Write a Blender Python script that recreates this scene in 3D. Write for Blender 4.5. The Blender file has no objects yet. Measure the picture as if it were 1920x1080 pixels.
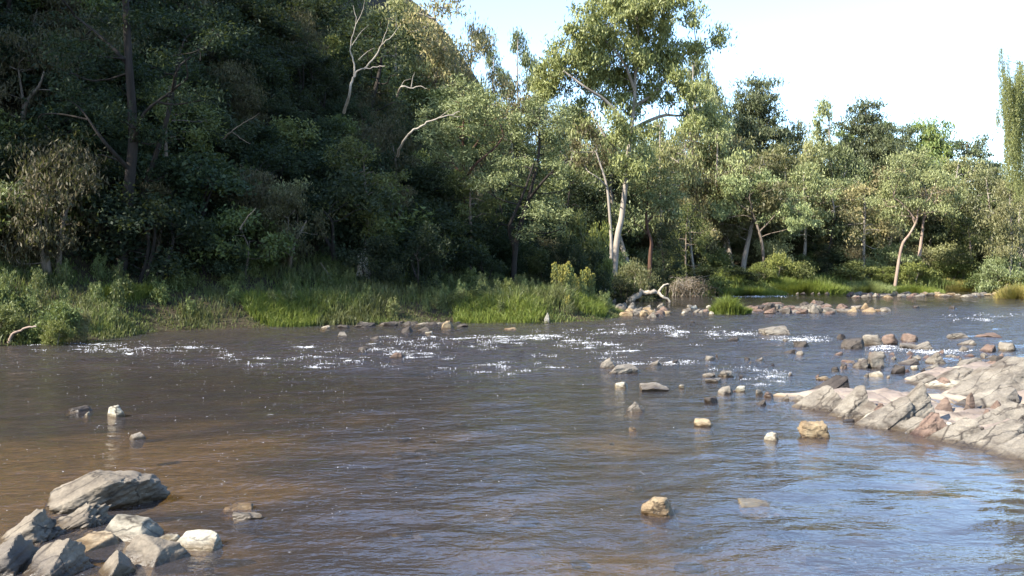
import bpy, math, random
import numpy as np
from mathutils import Vector, Matrix

# ------------------------------------------------------------------ camera, sky, sun, exposure
sc = bpy.context.scene
C = bpy.context.collection
FPX = 1844.0          # focal length in photo pixels (1920 wide)
HORIZON = 500.0       # photo row of the horizon
CAMH = 2.2
cam_d = bpy.data.cameras.new('camera'); cam = bpy.data.objects.new('camera', cam_d); C.objects.link(cam)
cam.location = (0, 0, CAMH); cam.rotation_euler = (math.radians(90), 0, 0)
cam_d.sensor_width = 36; cam_d.lens = 36*FPX/1920; cam_d.shift_y = -(540-HORIZON)/1920
cam_d.clip_end = 3000
sc.camera = cam
SUN_AZ = math.radians(-120)     # from +Y (view direction) to the left
SUN_EL = math.radians(41)
world = bpy.data.worlds.new('World'); sc.world = world; world.use_nodes = True
nt = world.node_tree; bg = nt.nodes['Background']
sky = nt.nodes.new('ShaderNodeTexSky'); sky.sky_type = 'NISHITA'; sky.sun_disc = False
sky.sun_elevation = SUN_EL; sky.sun_rotation = SUN_AZ
sky.air_density = 1.0; sky.dust_density = 0.6; sky.ozone_density = 3.5
nt.links.new(sky.outputs[0], bg.inputs[0]); bg.inputs[1].default_value = 0.12
sun_d = bpy.data.lights.new('sun', 'SUN'); sun_d.energy = 4.0; sun_d.angle = math.radians(0.53); sun_d.color = (1.0, 0.93, 0.81)
sun = bpy.data.objects.new('sun', sun_d); C.objects.link(sun)
sd = Vector((math.sin(SUN_AZ)*math.cos(SUN_EL), math.cos(SUN_AZ)*math.cos(SUN_EL), math.sin(SUN_EL)))
sun.rotation_euler = sd.to_track_quat('Z', 'Y').to_euler(); sun.location = (-40, 10, 60)
vs = sc.view_settings; vs.view_transform = 'Standard'; vs.look = 'None'; vs.gamma = 1; vs.exposure = 2.1
vs.use_curve_mapping = False
sc.cycles.max_bounces = 5; sc.cycles.diffuse_bounces = 2; sc.cycles.glossy_bounces = 3; sc.cycles.transparent_max_bounces = 8
sc.cycles.caustics_reflective = False; sc.cycles.caustics_refractive = False
sc.cycles.sample_clamp_indirect = 6.0

# ------------------------------------------------------------------ helpers
def W(px, py, Y):
    return ((px-960)/FPX*Y, Y, CAMH-(py-HORIZON)/FPX*Y)
def WG(px, py, z=0.0):
    Y = (CAMH-z)*FPX/(py-HORIZON); return ((px-960)/FPX*Y, Y, z)

def tag(o, label=None, cat=None, group=None, kind=None):
    if label: o['label'] = label
    if cat: o['category'] = cat
    if group: o['group'] = group
    if kind: o['kind'] = kind
    return o
def make_mesh(name, verts, faces_list, smooth=False):
    """verts (N,3); faces_list: list of int arrays (M,k)"""
    me = bpy.data.meshes.new(name)
    verts = np.asarray(verts, np.float32)
    me.vertices.add(len(verts)); me.vertices.foreach_set('co', verts.ravel())
    faces_list = [np.asarray(f, np.int32) for f in faces_list if len(f)]
    loops = np.concatenate([f.ravel() for f in faces_list])
    tot = np.concatenate([np.full(len(f), f.shape[1], np.int32) for f in faces_list])
    start = np.concatenate([[0], np.cumsum(tot)[:-1]]).astype(np.int32)
    me.loops.add(len(loops)); me.loops.foreach_set('vertex_index', loops)
    me.polygons.add(len(tot)); me.polygons.foreach_set('loop_start', start); me.polygons.foreach_set('loop_total', tot)
    me.polygons.foreach_set('use_smooth', np.full(len(tot), smooth, bool))
    me.update(calc_edges=True)
    return me
def obj(name, me, m=None, parent=None, loc=None):
    o = bpy.data.objects.new(name, me); C.objects.link(o)
    if m is not None and me is not None and not me.materials: me.materials.append(m)
    if parent is not None: o.parent = parent
    if loc is not None: o.location = loc
    return o
def empty(name, loc, label=None, cat=None, group=None):
    o = bpy.data.objects.new(name, None); C.objects.link(o); o.location = loc
    o.empty_display_size = 0.3
    return tag(o, label, cat, group)
def copy_thing(root, loc, rz=0, s=1.0, label=None, group=None, tilt=(0, 0)):
    r = root.copy(); C.objects.link(r); r.location = loc; r.rotation_euler = (tilt[0], tilt[1], rz)
    r.scale = s if hasattr(s, '__len__') else (s, s, s)
    if label: r['label'] = label
    if group: r['group'] = group
    for ch in root.children:
        c = ch.copy(); C.objects.link(c); c.parent = r
    return r

# numpy noise ------------------------------------------------------
def _hash(i, j, k, seed):
    n = (i*374761393 + j*668265263 + k*2147483647 + seed*974634777) & 0x7fffffff
    n = ((n ^ (n >> 13))*1274126177) & 0x7fffffff
    n = ((n ^ (n >> 15))*1911520717) & 0x7fffffff
    return ((n ^ (n >> 16)) & 0xffffff)/float(0xffffff)
def vn(p, seed=0):
    p = np.asarray(p, float); f = np.floor(p); t = p-f; t = t*t*(3-2*t); f = f.astype(np.int64)
    x, y, z = f[..., 0], f[..., 1], f[..., 2]; u, v, w = t[..., 0], t[..., 1], t[..., 2]
    r = 0
    for a in (0, 1):
        for b in (0, 1):
            for c in (0, 1):
                r = r + _hash(x+a, y+b, z+c, seed)*(u if a else 1-u)*(v if b else 1-v)*(w if c else 1-w)
    return r*2-1
def fbm(p, seed=0, o=4, gain=0.5):
    p = np.asarray(p, float); r = 0; a = 1.0
    for i in range(o):
        r = r+a*vn(p*(2.0**i)+i*17.3, seed+i); a *= gain
    return r
def fbm2(x, y, sc_, seed=0, o=4):
    return fbm(np.stack([x*sc_, y*sc_, np.zeros_like(x)], -1), seed, o)
def sstep(a, b, x):
    t = np.clip((x-a)/(b-a), 0, 1); return t*t*(3-2*t)
def softplus(x, k):
    return k*np.log1p(np.exp(np.clip(x/k, -40, 40)))

# materials -----------------------------------------------------------
def newmat(name):
    m = bpy.data.materials.new(name); m.use_nodes = True
    t = m.node_tree; t.nodes.clear()
    out = t.nodes.new('ShaderNodeOutputMaterial')
    return m, t, out
def N(t, ty, **kw):
    n = t.nodes.new(ty)
    for k, v in kw.items():
        if k.startswith('i_'):
            key = k[2:]; key = int(key) if key.isdigit() else key.replace('_', ' ')
            n.inputs[key].default_value = v
        else: setattr(n, k, v)
    return n
def ramp(t, fac, stops):
    r = t.nodes.new('ShaderNodeValToRGB'); e = r.color_ramp.elements
    while len(e) < len(stops): e.new(0.5)
    for el, (p, c) in zip(e, stops):
        el.position = p; el.color = (*c, 1)
    t.links.new(fac, r.inputs[0]); return r.outputs[0]
def mixc(t, fac, a, b, mode='MIX'):
    n = t.nodes.new('ShaderNodeMix'); n.data_type = 'RGBA'; n.blend_type = mode
    for sock, v in ((n.inputs[0], fac), (n.inputs[6], a), (n.inputs[7], b)):
        if isinstance(v, (int, float)): sock.default_value = v
        elif isinstance(v, tuple): sock.default_value = (*v, 1)
        else: t.links.new(v, sock)
    return n.outputs[2]
def noise(t, scale, detail=4, rough=0.55, vec=None, dist=0.0):
    n = N(t, 'ShaderNodeTexNoise'); n.inputs['Scale'].default_value = scale; n.inputs['Detail'].default_value = detail
    n.inputs['Roughness'].default_value = rough; n.inputs['Distortion'].default_value = dist
    if vec is not None: t.links.new(vec, n.inputs['Vector'])
    return n.outputs[0]

def leaf_mat(name, cols, transl=0.28, rough=0.5, vary=0.5, spec=0.25, patch=None):
    m, t, out = newmat(name)
    geo = N(t, 'ShaderNodeNewGeometry'); oi = N(t, 'ShaderNodeObjectInfo')
    c = ramp(t, geo.outputs['Random Per Island'], [(i/(len(cols)-1), k) for i, k in enumerate(cols)])
    if patch:
        pn = noise(t, patch[0], 3, 0.5, geo.outputs['Position'])
        pr = ramp(t, pn, [(0.42, (0, 0, 0)), (0.6, (1, 1, 1))])
        c = mixc(t, pr, c, patch[1])
    hsv = N(t, 'ShaderNodeHueSaturation')
    mr = N(t, 'ShaderNodeMapRange'); mr.inputs[3].default_value = 1-vary*0.6; mr.inputs[4].default_value = 1+vary*0.6
    t.links.new(oi.outputs['Random'], mr.inputs[0]); t.links.new(mr.outputs[0], hsv.inputs['Value'])
    mr2 = N(t, 'ShaderNodeMapRange'); mr2.inputs[3].default_value = 0.5-0.03*vary; mr2.inputs[4].default_value = 0.5+0.045*vary
    ml = N(t, 'ShaderNodeMath', operation='FRACT'); mm = N(t, 'ShaderNodeMath', operation='MULTIPLY'); mm.inputs[1].default_value = 7.31
    t.links.new(oi.outputs['Random'], mm.inputs[0]); t.links.new(mm.outputs[0], ml.inputs[0])
    t.links.new(ml.outputs[0], mr2.inputs[0]); t.links.new(mr2.outputs[0], hsv.inputs['Hue'])
    t.links.new(c, hsv.inputs['Color'])
    p = N(t, 'ShaderNodeBsdfPrincipled'); p.inputs['Roughness'].default_value = rough; p.inputs['Specular IOR Level'].default_value = spec
    t.links.new(hsv.outputs[0], p.inputs['Base Color'])
    tr = N(t, 'ShaderNodeBsdfTranslucent')
    tc = mixc(t, 0.5, hsv.outputs[0], (0.16, 0.19, 0.03)); t.links.new(tc, tr.inputs[0])
    mx = N(t, 'ShaderNodeMixShader'); mx.inputs[0].default_value = transl
    t.links.new(p.outputs[0], mx.inputs[1]); t.links.new(tr.outputs[0], mx.inputs[2]); t.links.new(mx.outputs[0], out.inputs[0])
    return m
def bark_mat(name, stops, scale=3.0, zs=0.25, rough=0.85, bump=0.4):
    m, t, out = newmat(name)
    tc = N(t, 'ShaderNodeTexCoord'); mp = N(t, 'ShaderNodeMapping'); mp.inputs['Scale'].default_value = (1, 1, zs)
    t.links.new(tc.outputs['Object'], mp.inputs[0])
    n = noise(t, scale, 5, 0.6, mp.outputs[0], 0.4)
    c = ramp(t, n, stops)
    p = N(t, 'ShaderNodeBsdfPrincipled'); p.inputs['Roughness'].default_value = rough; p.inputs['Specular IOR Level'].default_value = 0.2
    t.links.new(c, p.inputs['Base Color'])
    n2 = noise(t, scale*6, 3, 0.6, mp.outputs[0])
    b = N(t, 'ShaderNodeBump'); b.inputs['Strength'].default_value = bump; b.inputs['Distance'].default_value = 0.03
    t.links.new(n2, b.inputs['Height']); t.links.new(b.outputs[0], p.inputs['Normal'])
    t.links.new(p.outputs[0], out.inputs[0]); return m
def rock_mat(name, stops, scale=3.0, stain=(0.10, 0.075, 0.055), wet=True, crack=0.5):
    g = 0.52; stops = [(a, (b[0]*g*0.97, b[1]*g, b[2]*g*0.93)) for a, b in stops]; stain = tuple(k*g for k in stain)
    m, t, out = newmat(name)
    tc = N(t, 'ShaderNodeTexCoord'); oi = N(t, 'ShaderNodeObjectInfo'); geo = N(t, 'ShaderNodeNewGeometry')
    add = N(t, 'ShaderNodeVectorMath', operation='ADD')
    t.links.new(tc.outputs['Object'], add.inputs[0]); t.links.new(oi.outputs['Location'], add.inputs[1])
    v = add.outputs[0]
    n = noise(t, scale, 6, 0.62, v, 0.6)
    c = ramp(t, n, stops)
    # strata streaks, tilted
    mp = N(t, 'ShaderNodeMapping'); mp.inputs['Rotation'].default_value = (0.2, 0.55, 0.3); mp.inputs['Scale'].default_value = (1.0, 1.0, 4.0)
    t.links.new(v, mp.inputs[0])
    n2 = noise(t, scale*1.2, 5, 0.65, mp.outputs[0], 0.3)
    k = ramp(t, n2, [(0.32, (0.36, 0.33, 0.31)), (0.47, (0.95, 0.95, 0.95)), (0.62, (1.0, 1.0, 1.0)), (0.78, (1.4, 1.35, 1.28))])
    c = mixc(t, 0.85, c, k, 'MULTIPLY')
    vo = N(t, 'ShaderNodeTexVoronoi'); vo.feature = 'DISTANCE_TO_EDGE'; vo.inputs['Scale'].default_value = scale*0.9
    mpc = N(t, 'ShaderNodeMapping'); mpc.inputs['Rotation'].default_value = (0.3, 0.5, 0.7); mpc.inputs['Scale'].default_value = (0.6, 1.6, 1.0)
    wob = noise(t, scale*2, 3, 0.6, v); wv = N(t, 'ShaderNodeVectorMath', operation='MULTIPLY_ADD'); wv.inputs[1].default_value = (0.5/scale, 0.5/scale, 0.5/scale)
    t.links.new(wob, wv.inputs[0]); t.links.new(v, wv.inputs[2]); t.links.new(wv.outputs[0], mpc.inputs[0]); t.links.new(mpc.outputs[0], vo.inputs['Vector'])
    ck = ramp(t, vo.outputs['Distance'], [(0.0, (0.16, 0.14, 0.13)), (0.045, (1, 1, 1))])
    ckn = noise(t, scale*0.8, 2, 0.5, v); ckm = ramp(t, ckn, [(0.38, (0, 0, 0)), (0.52, (1, 1, 1))])
    c = mixc(t, ckm, c, mixc(t, 1.0, c, ck, 'MULTIPLY'))
    sp = noise(t, scale*16, 2, 0.5, v); c = mixc(t, 0.5, c, ramp(t, sp, [(0.35, (0.7, 0.7, 0.7)), (0.65, (1.2, 1.2, 1.2))]), 'MULTIPLY')
    n3 = noise(t, scale*0.55, 4, 0.6, v)
    st = ramp(t, n3, [(0.50, (0, 0, 0)), (0.68, (1, 1, 1))])
    sm = N(t, 'ShaderNodeMath', operation='MULTIPLY'); sm.inputs[1].default_value = 0.75; t.links.new(st, sm.inputs[0])
    c = mixc(t, sm.outputs[0], c, stain)
    p = N(t, 'ShaderNodeBsdfPrincipled'); p.inputs['Specular IOR Level'].default_value = 0.3
    rough = 0.8
    if wet:
        sx = N(t, 'ShaderNodeSeparateXYZ'); t.links.new(geo.outputs['Position'], sx.inputs[0])
        nz = noise(t, 9.0, 3, 0.5, geo.outputs['Position'])
        ma = N(t, 'ShaderNodeMath', operation='MULTIPLY_ADD'); ma.inputs[1].default_value = -0.09; ma.inputs[2].default_value = 0.045
        t.links.new(nz, ma.inputs[0])
        sb = N(t, 'ShaderNodeMath', operation='ADD'); t.links.new(sx.outputs[2], sb.inputs[0]); t.links.new(ma.outputs[0], sb.inputs[1])
        mr = N(t, 'ShaderNodeMapRange'); mr.inputs[1].default_value = 0.02; mr.inputs[2].default_value = 0.07; mr.inputs[3].default_value = 1; mr.inputs[4].default_value = 0
        t.links.new(sb.outputs[0], mr.inputs[0])
        c = mixc(t, mr.outputs[0], c, mixc(t, 1.0, c, (0.42, 0.36, 0.28), 'MULTIPLY'))
        mr2 = N(t, 'ShaderNodeMapRange'); mr2.inputs[3].default_value = 0.8; mr2.inputs[4].default_value = 0.35
        t.links.new(mr.outputs[0], mr2.inputs[0]); t.links.new(mr2.outputs[0], p.inputs['Roughness'])
    else: p.inputs['Roughness'].default_value = rough
    t.links.new(c, p.inputs['Base Color'])
    nb = noise(t, scale*9, 6, 0.65, v); nb2 = noise(t, scale*2.5, 4, 0.6, mp.outputs[0])
    b1 = N(t, 'ShaderNodeBump'); b1.inputs['Strength'].default_value = 0.55; b1.inputs['Distance'].default_value = 0.02
    t.links.new(nb, b1.inputs['Height'])
    b2 = N(t, 'ShaderNodeBump'); b2.inputs['Strength'].default_value = crack; b2.inputs['Distance'].default_value = 0.05
    t.links.new(nb2, b2.inputs['Height']); t.links.new(b1.outputs[0], b2.inputs['Normal'])
    t.links.new(b2.outputs[0], p.inputs['Normal'])
    t.links.new(p.outputs[0], out.inputs[0]); return m

M = {}
M['gum'] = leaf_mat('gum_leaves', [(0.125, 0.14, 0.05), (0.2, 0.215, 0.075), (0.262, 0.275, 0.1), (0.22, 0.235, 0.105)], 0.32, 0.5, 0.35, 0.3)
M['gum_brown'] = leaf_mat('olive_brown_gum_leaves', [(0.12, 0.108, 0.048), (0.19, 0.165, 0.075), (0.21, 0.19, 0.09), (0.14, 0.145, 0.06)], 0.25, 0.5, 0.85)
M['gum_grey'] = leaf_mat('grey_gum_leaves', [(0.115, 0.127, 0.055), (0.19, 0.2, 0.082), (0.245, 0.252, 0.107)], 0.25, 0.5, 0.85, 0.35)
M['wattle'] = leaf_mat('wattle_leaves', [(0.12, 0.14, 0.06), (0.19, 0.212, 0.087), (0.25, 0.27, 0.115)], 0.22, 0.55, 0.3, 0.3)
M['dark'] = leaf_mat('dark_green_leaves', [(0.013, 0.021, 0.012), (0.024, 0.034, 0.018), (0.036, 0.045, 0.023)], 0.2, 0.6, 0.6, 0.12)  # dark green foliage, darkened further to carry the left hill's shade
M['brownscrub'] = leaf_mat('brown_scrub_leaves', [(0.038, 0.036, 0.018), (0.066, 0.058, 0.028), (0.09, 0.074, 0.036), (0.052, 0.056, 0.025)], 0.2, 0.6, 0.5)
M['lime'] = leaf_mat('yellow_green_leaves', [(0.1, 0.115, 0.03), (0.165, 0.18, 0.045), (0.22, 0.225, 0.065)], 0.35, 0.5, 0.4)
M['bush'] = leaf_mat('mid_green_leaves', [(0.065, 0.08, 0.026), (0.11, 0.13, 0.04), (0.16, 0.175, 0.058)], 0.3, 0.5, 0.5)
M['pine'] = leaf_mat('pine_needles', [(0.05, 0.062, 0.032), (0.088, 0.106, 0.05), (0.125, 0.145, 0.066)], 0.12, 0.55, 0.3)
M['cypress'] = leaf_mat('golden_cypress_leaves', [(0.08, 0.112, 0.0352), (0.136, 0.168, 0.048), (0.192, 0.216, 0.064)], 0.15, 0.55, 0.3)
M['willow'] = leaf_mat('willow_leaves', [(0.15, 0.165, 0.06), (0.21, 0.225, 0.08), (0.26, 0.265, 0.105)], 0.4, 0.5, 0.2)
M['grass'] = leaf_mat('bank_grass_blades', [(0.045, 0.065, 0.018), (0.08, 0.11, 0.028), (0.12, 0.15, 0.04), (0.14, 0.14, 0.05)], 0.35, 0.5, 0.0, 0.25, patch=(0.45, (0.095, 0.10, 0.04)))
M['fargrass'] = leaf_mat('far_grass_blades', [(0.1, 0.14, 0.028), (0.16, 0.2, 0.04), (0.2, 0.225, 0.06), (0.18, 0.19, 0.065)], 0.35, 0.5, 0.0, 0.25, patch=(0.12, (0.10, 0.13, 0.04)))
M['drygrass'] = leaf_mat('dry_yellow_grass', [(0.22, 0.18, 0.05), (0.30, 0.24, 0.08), (0.20, 0.20, 0.05)], 0.35, 0.6, 0.0)
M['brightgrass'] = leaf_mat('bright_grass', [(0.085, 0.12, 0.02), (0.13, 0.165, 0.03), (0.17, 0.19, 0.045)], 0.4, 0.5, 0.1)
M['weed'] = leaf_mat('weed_leaves', [(0.07, 0.085, 0.034), (0.12, 0.14, 0.05), (0.16, 0.175, 0.062)], 0.3, 0.55, 0.5)
M['yellowtop'] = leaf_mat('yellow_seed_heads', [(0.22, 0.20, 0.045), (0.30, 0.26, 0.06), (0.24, 0.23, 0.07)], 0.35, 0.6, 0.2)
M['deadleaf'] = leaf_mat('dry_brown_leaves', [(0.12, 0.085, 0.055), (0.17, 0.12, 0.08), (0.10, 0.08, 0.05)], 0.2, 0.7, 0.3)
M['bark_white'] = bark_mat('smooth_pale_gum_bark', [(0.25, (0.10, 0.08, 0.06)), (0.42, (0.23, 0.195, 0.16)), (0.75, (0.35, 0.315, 0.265))], 2.2, 0.22)
M['bark_pink'] = bark_mat('pinkish_gum_bark', [(0.25, (0.10, 0.065, 0.047)), (0.45, (0.21, 0.15, 0.115)), (0.75, (0.31, 0.245, 0.195))], 2.2, 0.22)
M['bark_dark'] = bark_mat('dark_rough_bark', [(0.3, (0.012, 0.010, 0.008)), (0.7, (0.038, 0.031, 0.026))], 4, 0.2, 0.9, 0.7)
M['bark_red'] = bark_mat('reddish_bark', [(0.3, (0.03, 0.017, 0.012)), (0.55, (0.085, 0.045, 0.03)), (0.8, (0.13, 0.09, 0.07))], 3, 0.2)
M['bark_brown'] = bark_mat('brown_bark', [(0.3, (0.07, 0.055, 0.04)), (0.7, (0.20, 0.16, 0.125))], 3, 0.2)
M['deadwood'] = bark_mat('bleached_dead_wood', [(0.2, (0.16, 0.13, 0.10)), (0.5, (0.29, 0.25, 0.20)), (0.8, (0.38, 0.335, 0.28))], 4, 0.4)
M['rock'] = rock_mat('grey_pink_river_rock', [(0.28, (0.14, 0.115, 0.10)), (0.5, (0.28, 0.238, 0.205)), (0.72, (0.40, 0.345, 0.295))], 2.6)
M['rock_red'] = rock_mat('red_brown_river_rock', [(0.28, (0.13, 0.08, 0.065)), (0.5, (0.24, 0.155, 0.125)), (0.75, (0.36, 0.25, 0.20))], 2.6)
M['rock_dark'] = rock_mat('dark_river_rock', [(0.28, (0.055, 0.042, 0.038)), (0.5, (0.10, 0.08, 0.07)), (0.75, (0.18, 0.145, 0.125))], 2.6, (0.04, 0.03, 0.025))
M['rock_tan'] = rock_mat('tan_river_rock', [(0.28, (0.26, 0.17, 0.09)), (0.5, (0.44, 0.32, 0.20)), (0.75, (0.56, 0.45, 0.31))], 4.0, (0.20, 0.12, 0.06))
M['rock_pale'] = rock_mat('pale_river_rock', [(0.28, (0.34, 0.29, 0.23)), (0.5, (0.55, 0.49, 0.41)), (0.75, (0.68, 0.63, 0.55))], 3.0, (0.36, 0.28, 0.20))
M['rock_fore'] = rock_mat('grey_bedded_foreground_rock', [(0.28, (0.14, 0.11, 0.088)), (0.5, (0.26, 0.21, 0.168)), (0.75, (0.37, 0.305, 0.245))], 2.2, (0.12, 0.105, 0.095), crack=0.35)
M['rock_fore_pale'] = rock_mat('light_grey_foreground_rock', [(0.28, (0.22, 0.185, 0.15)), (0.5, (0.33, 0.285, 0.235)), (0.75, (0.43, 0.375, 0.31))], 2.2, (0.27, 0.235, 0.20), crack=0.3)
M['rock_fore_rust'] = rock_mat('rust_stained_foreground_rock', [(0.28, (0.36, 0.24, 0.14)), (0.5, (0.50, 0.385, 0.27)), (0.75, (0.62, 0.54, 0.44))], 2.2, (0.26, 0.15, 0.07), crack=0.3)

def terrain_mat():
    m, t, out = newmat('river_bank_soil_and_bed')
    geo = N(t, 'ShaderNodeNewGeometry'); sx = N(t, 'ShaderNodeSeparateXYZ'); t.links.new(geo.outputs['Position'], sx.inputs[0])
    n1 = noise(t, 0.9, 6, 0.65, geo.outputs['Position']); n2 = noise(t, 5.5, 5, 0.65, geo.outputs['Position'])
    soil = ramp(t, n1, [(0.3, (0.020, 0.016, 0.010)), (0.55, (0.045, 0.036, 0.022)), (0.75, (0.045, 0.052, 0.022))])
    bed = ramp(t, n1, [(0.30, (0.012, 0.010, 0.006)), (0.46, (0.024, 0.019, 0.011)), (0.60, (0.042, 0.033, 0.019)), (0.75, (0.062, 0.049, 0.029))])
    vor = N(t, 'ShaderNodeTexVoronoi'); vor.inputs['Scale'].default_value = 4.2; t.links.new(geo.outputs['Position'], vor.inputs['Vector'])
    st = ramp(t, vor.outputs['Distance'], [(0.25, (1.2, 1.1, 1.0)), (0.6, (0.7, 0.66, 0.6)), (0.8, (0.35, 0.33, 0.3))])
    bed = mixc(t, 0.7, bed, st, 'MULTIPLY')
    bed = mixc(t, 0.35, bed, ramp(t, n2, [(0.35, (0.4, 0.4, 0.4)), (0.65, (1.5, 1.45, 1.4))]), 'MULTIPLY')
    sa = N(t, 'ShaderNodeAttribute', attribute_name='sand')
    sand = ramp(t, n2, [(0.3, (0.085, 0.062, 0.019)), (0.6, (0.160, 0.118, 0.036)), (0.8, (0.22, 0.165, 0.06))])
    bed = mixc(t, sa.outputs['Fac'], bed, sand)
    mr = N(t, 'ShaderNodeMapRange'); mr.inputs[1].default_value = -0.02; mr.inputs[2].default_value = 0.06; t.links.new(sx.outputs[2], mr.inputs[0])
    c = mixc(t, mr.outputs[0], bed, soil)
    p = N(t, 'ShaderNodeBsdfPrincipled'); p.inputs['Roughness'].default_value = 0.95; p.inputs['Specular IOR Level'].default_value = 0.1
    t.links.new(c, p.inputs['Base Color'])
    b = N(t, 'ShaderNodeBump'); b.inputs['Distance'].default_value = 0.08; b.inputs['Strength'].default_value = 0.8; t.links.new(n2, b.inputs['Height'])
    t.links.new(b.outputs[0], p.inputs['Normal']); t.links.new(p.outputs[0], out.inputs[0]); return m
M['terrain'] = terrain_mat()
def water_mat():
    m, t, out = newmat('silty_sky_tinted_water')
    geo = N(t, 'ShaderNodeNewGeometry')
    mp = N(t, 'ShaderNodeMapping'); mp.inputs['Scale'].default_value = (0.65, 1.0, 1.0); mp.inputs['Rotation'].default_value = (0, 0, 0.15)
    t.links.new(geo.outputs['Position'], mp.inputs[0])
    a = noise(t, 2.6, 4, 0.6, mp.outputs[0], 0.3); b_ = noise(t, 9.0, 3, 0.6, mp.outputs[0], 0.2)
    # choppiness: gentler in the near pool, rough in the riffle
    at = N(t, 'ShaderNodeAttribute', attribute_name='chop')
    b1 = N(t, 'ShaderNodeBump'); b1.inputs['Distance'].default_value = 0.07
    t.links.new(a, b1.inputs['Height']); t.links.new(at.outputs['Fac'], b1.inputs['Strength'])
    b2 = N(t, 'ShaderNodeBump'); b2.inputs['Distance'].default_value = 0.050
    t.links.new(b_, b2.inputs['Height']); t.links.new(at.outputs['Fac'], b2.inputs['Strength']); t.links.new(b1.outputs[0], b2.inputs['Normal'])
    fr = N(t, 'ShaderNodeFresnel'); io = N(t, 'ShaderNodeMapRange'); io.inputs[3].default_value = 1.52; io.inputs[4].default_value = 1/1.52   # the same air-water interface from either side
    t.links.new(geo.outputs['Backfacing'], io.inputs[0]); t.links.new(io.outputs[0], fr.inputs[0]); t.links.new(b2.outputs[0], fr.inputs['Normal'])
    gl = N(t, 'ShaderNodeBsdfGlossy'); gl.inputs['Roughness'].default_value = 0.03; t.links.new(b2.outputs[0], gl.inputs['Normal'])
    tr = N(t, 'ShaderNodeBsdfTransparent'); tr.inputs[0].default_value = (0.90, 0.76, 0.52, 1)
    df = N(t, 'ShaderNodeBsdfDiffuse'); df.inputs[0].default_value = (0.076, 0.068, 0.072, 1)  # silt, with lavender standing for reflected sky mixed into its colour
    mx = N(t, 'ShaderNodeMixShader'); mx.inputs[0].default_value = 0.34
    t.links.new(tr.outputs[0], mx.inputs[1]); t.links.new(df.outputs[0], mx.inputs[2])
    m2 = N(t, 'ShaderNodeMixShader'); t.links.new(fr.outputs[0], m2.inputs[0]); t.links.new(mx.outputs[0], m2.inputs[1]); t.links.new(gl.outputs[0], m2.inputs[2])
    # foam: lacy where the riffle churns
    fa = N(t, 'ShaderNodeAttribute', attribute_name='churn')
    fm = N(t, 'ShaderNodeMapping'); fm.inputs['Scale'].default_value = (1.0, 0.45, 1.0); t.links.new(geo.outputs['Position'], fm.inputs[0])
    f1 = noise(t, 8.0, 7, 0.78, fm.outputs[0], 1.2); fad = N(t, 'ShaderNodeMath', operation='MULTIPLY_ADD'); fad.inputs[1].default_value = 0.27
    t.links.new(fa.outputs['Fac'], fad.inputs[0]); t.links.new(f1, fad.inputs[2])
    fmask = ramp(t, fad.outputs[0], [(0.64, (0, 0, 0)), (0.84, (0.9, 0.9, 0.9))])
    fd = N(t, 'ShaderNodeBsdfDiffuse'); fd.inputs[0].default_value = (0.62, 0.64, 0.66, 1)
    m3 = N(t, 'ShaderNodeMixShader'); t.links.new(fmask, m3.inputs[0]); t.links.new(m2.outputs[0], m3.inputs[1]); t.links.new(fd.outputs[0], m3.inputs[2])
    t.links.new(m3.outputs[0], out.inputs[0]); return m
M['water'] = water_mat()
def simple_mat(name, col, rough=0.6):
    m, t, out = newmat(name)
    tc = N(t, 'ShaderNodeTexCoord'); n = noise(t, 20, 3, 0.5, tc.outputs['Object'])
    c = ramp(t, n, [(0.3, tuple(k*0.8 for k in col)), (0.7, col)])
    p = N(t, 'ShaderNodeBsdfPrincipled'); p.inputs['Roughness'].default_value = rough; t.links.new(c, p.inputs['Base Color'])
    t.links.new(p.outputs[0], out.inputs[0]); return m
M['foam'] = simple_mat('white_foam_and_glints', (0.86, 0.87, 0.88), 0.5)

# ------------------------------------------------------------------ terrain
FARBANK = np.array([(-400, -190), (-60, -12), (-40, 4), (-28, 17), (-20, 24.3), (-14.1, 27), (-12.3, 29), (-11.9, 33.3), (-7.1, 36.2), (-2.3, 38.6), (0.8, 37.9), (3.7, 40.2),
    (5.0, 44), (5.0, 50), (5.2, 57), (5.8, 66), (8.7, 70.5), (15.4, 76.5), (29.3, 84.5), (36, 87), (46, 90.5), (60, 99), (110, 130), (400, 300)], float)
FOOT = np.array([(-400, -184), (-60, -5), (-40, 9.5), (-28, 22), (-20, 29.5), (-14, 35), (-6, 43), (-1, 49), (2, 58), (6, 76), (16, 83), (30, 90), (46, 96), (60, 105), (110, 140), (400, 310)], float)  # unseen left end brought forward so the hill shades the slope
RIGHTBANK = np.array([(9.5, -60), (9.5, 8), (11.5, 14), (13.5, 20), (17.0, 28), (24.5, 40), (35, 60), (42.4, 79), (43.0, 84), (52, 90), (70, 99), (120, 128), (400, 290)], float)
NEARBANK = np.array([(-400, -330), (-60, -45), (-20, -9), (-7, 4.6), (-4.2, 6.4), (-3.2, 6.6), (-2.2, 5.8), (-1.0, 5.0), (1.5, 4.6), (5, 5), (9.5, 8), (12, 12)], float)
def pl_dist(poly, x, y):
    """signed distance, positive on the left of the travel direction"""
    best = np.full(x.shape, 1e9); sgn = np.ones(x.shape)
    for (ax, ay), (bx, by) in zip(poly[:-1], poly[1:]):
        dx, dy = bx-ax, by-ay; L2 = dx*dx+dy*dy
        t = np.clip(((x-ax)*dx+(y-ay)*dy)/L2, 0, 1)
        ex, ey = x-(ax+t*dx), y-(ay+t*dy); d = np.hypot(ex, ey)
        cr = dx*(y-ay)-dy*(x-ax)
        upd = d < best-1e-9
        best = np.where(upd, d, best); sgn = np.where(upd, np.sign(cr), sgn)
    return best*np.where(sgn == 0, 1, sgn)
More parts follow.
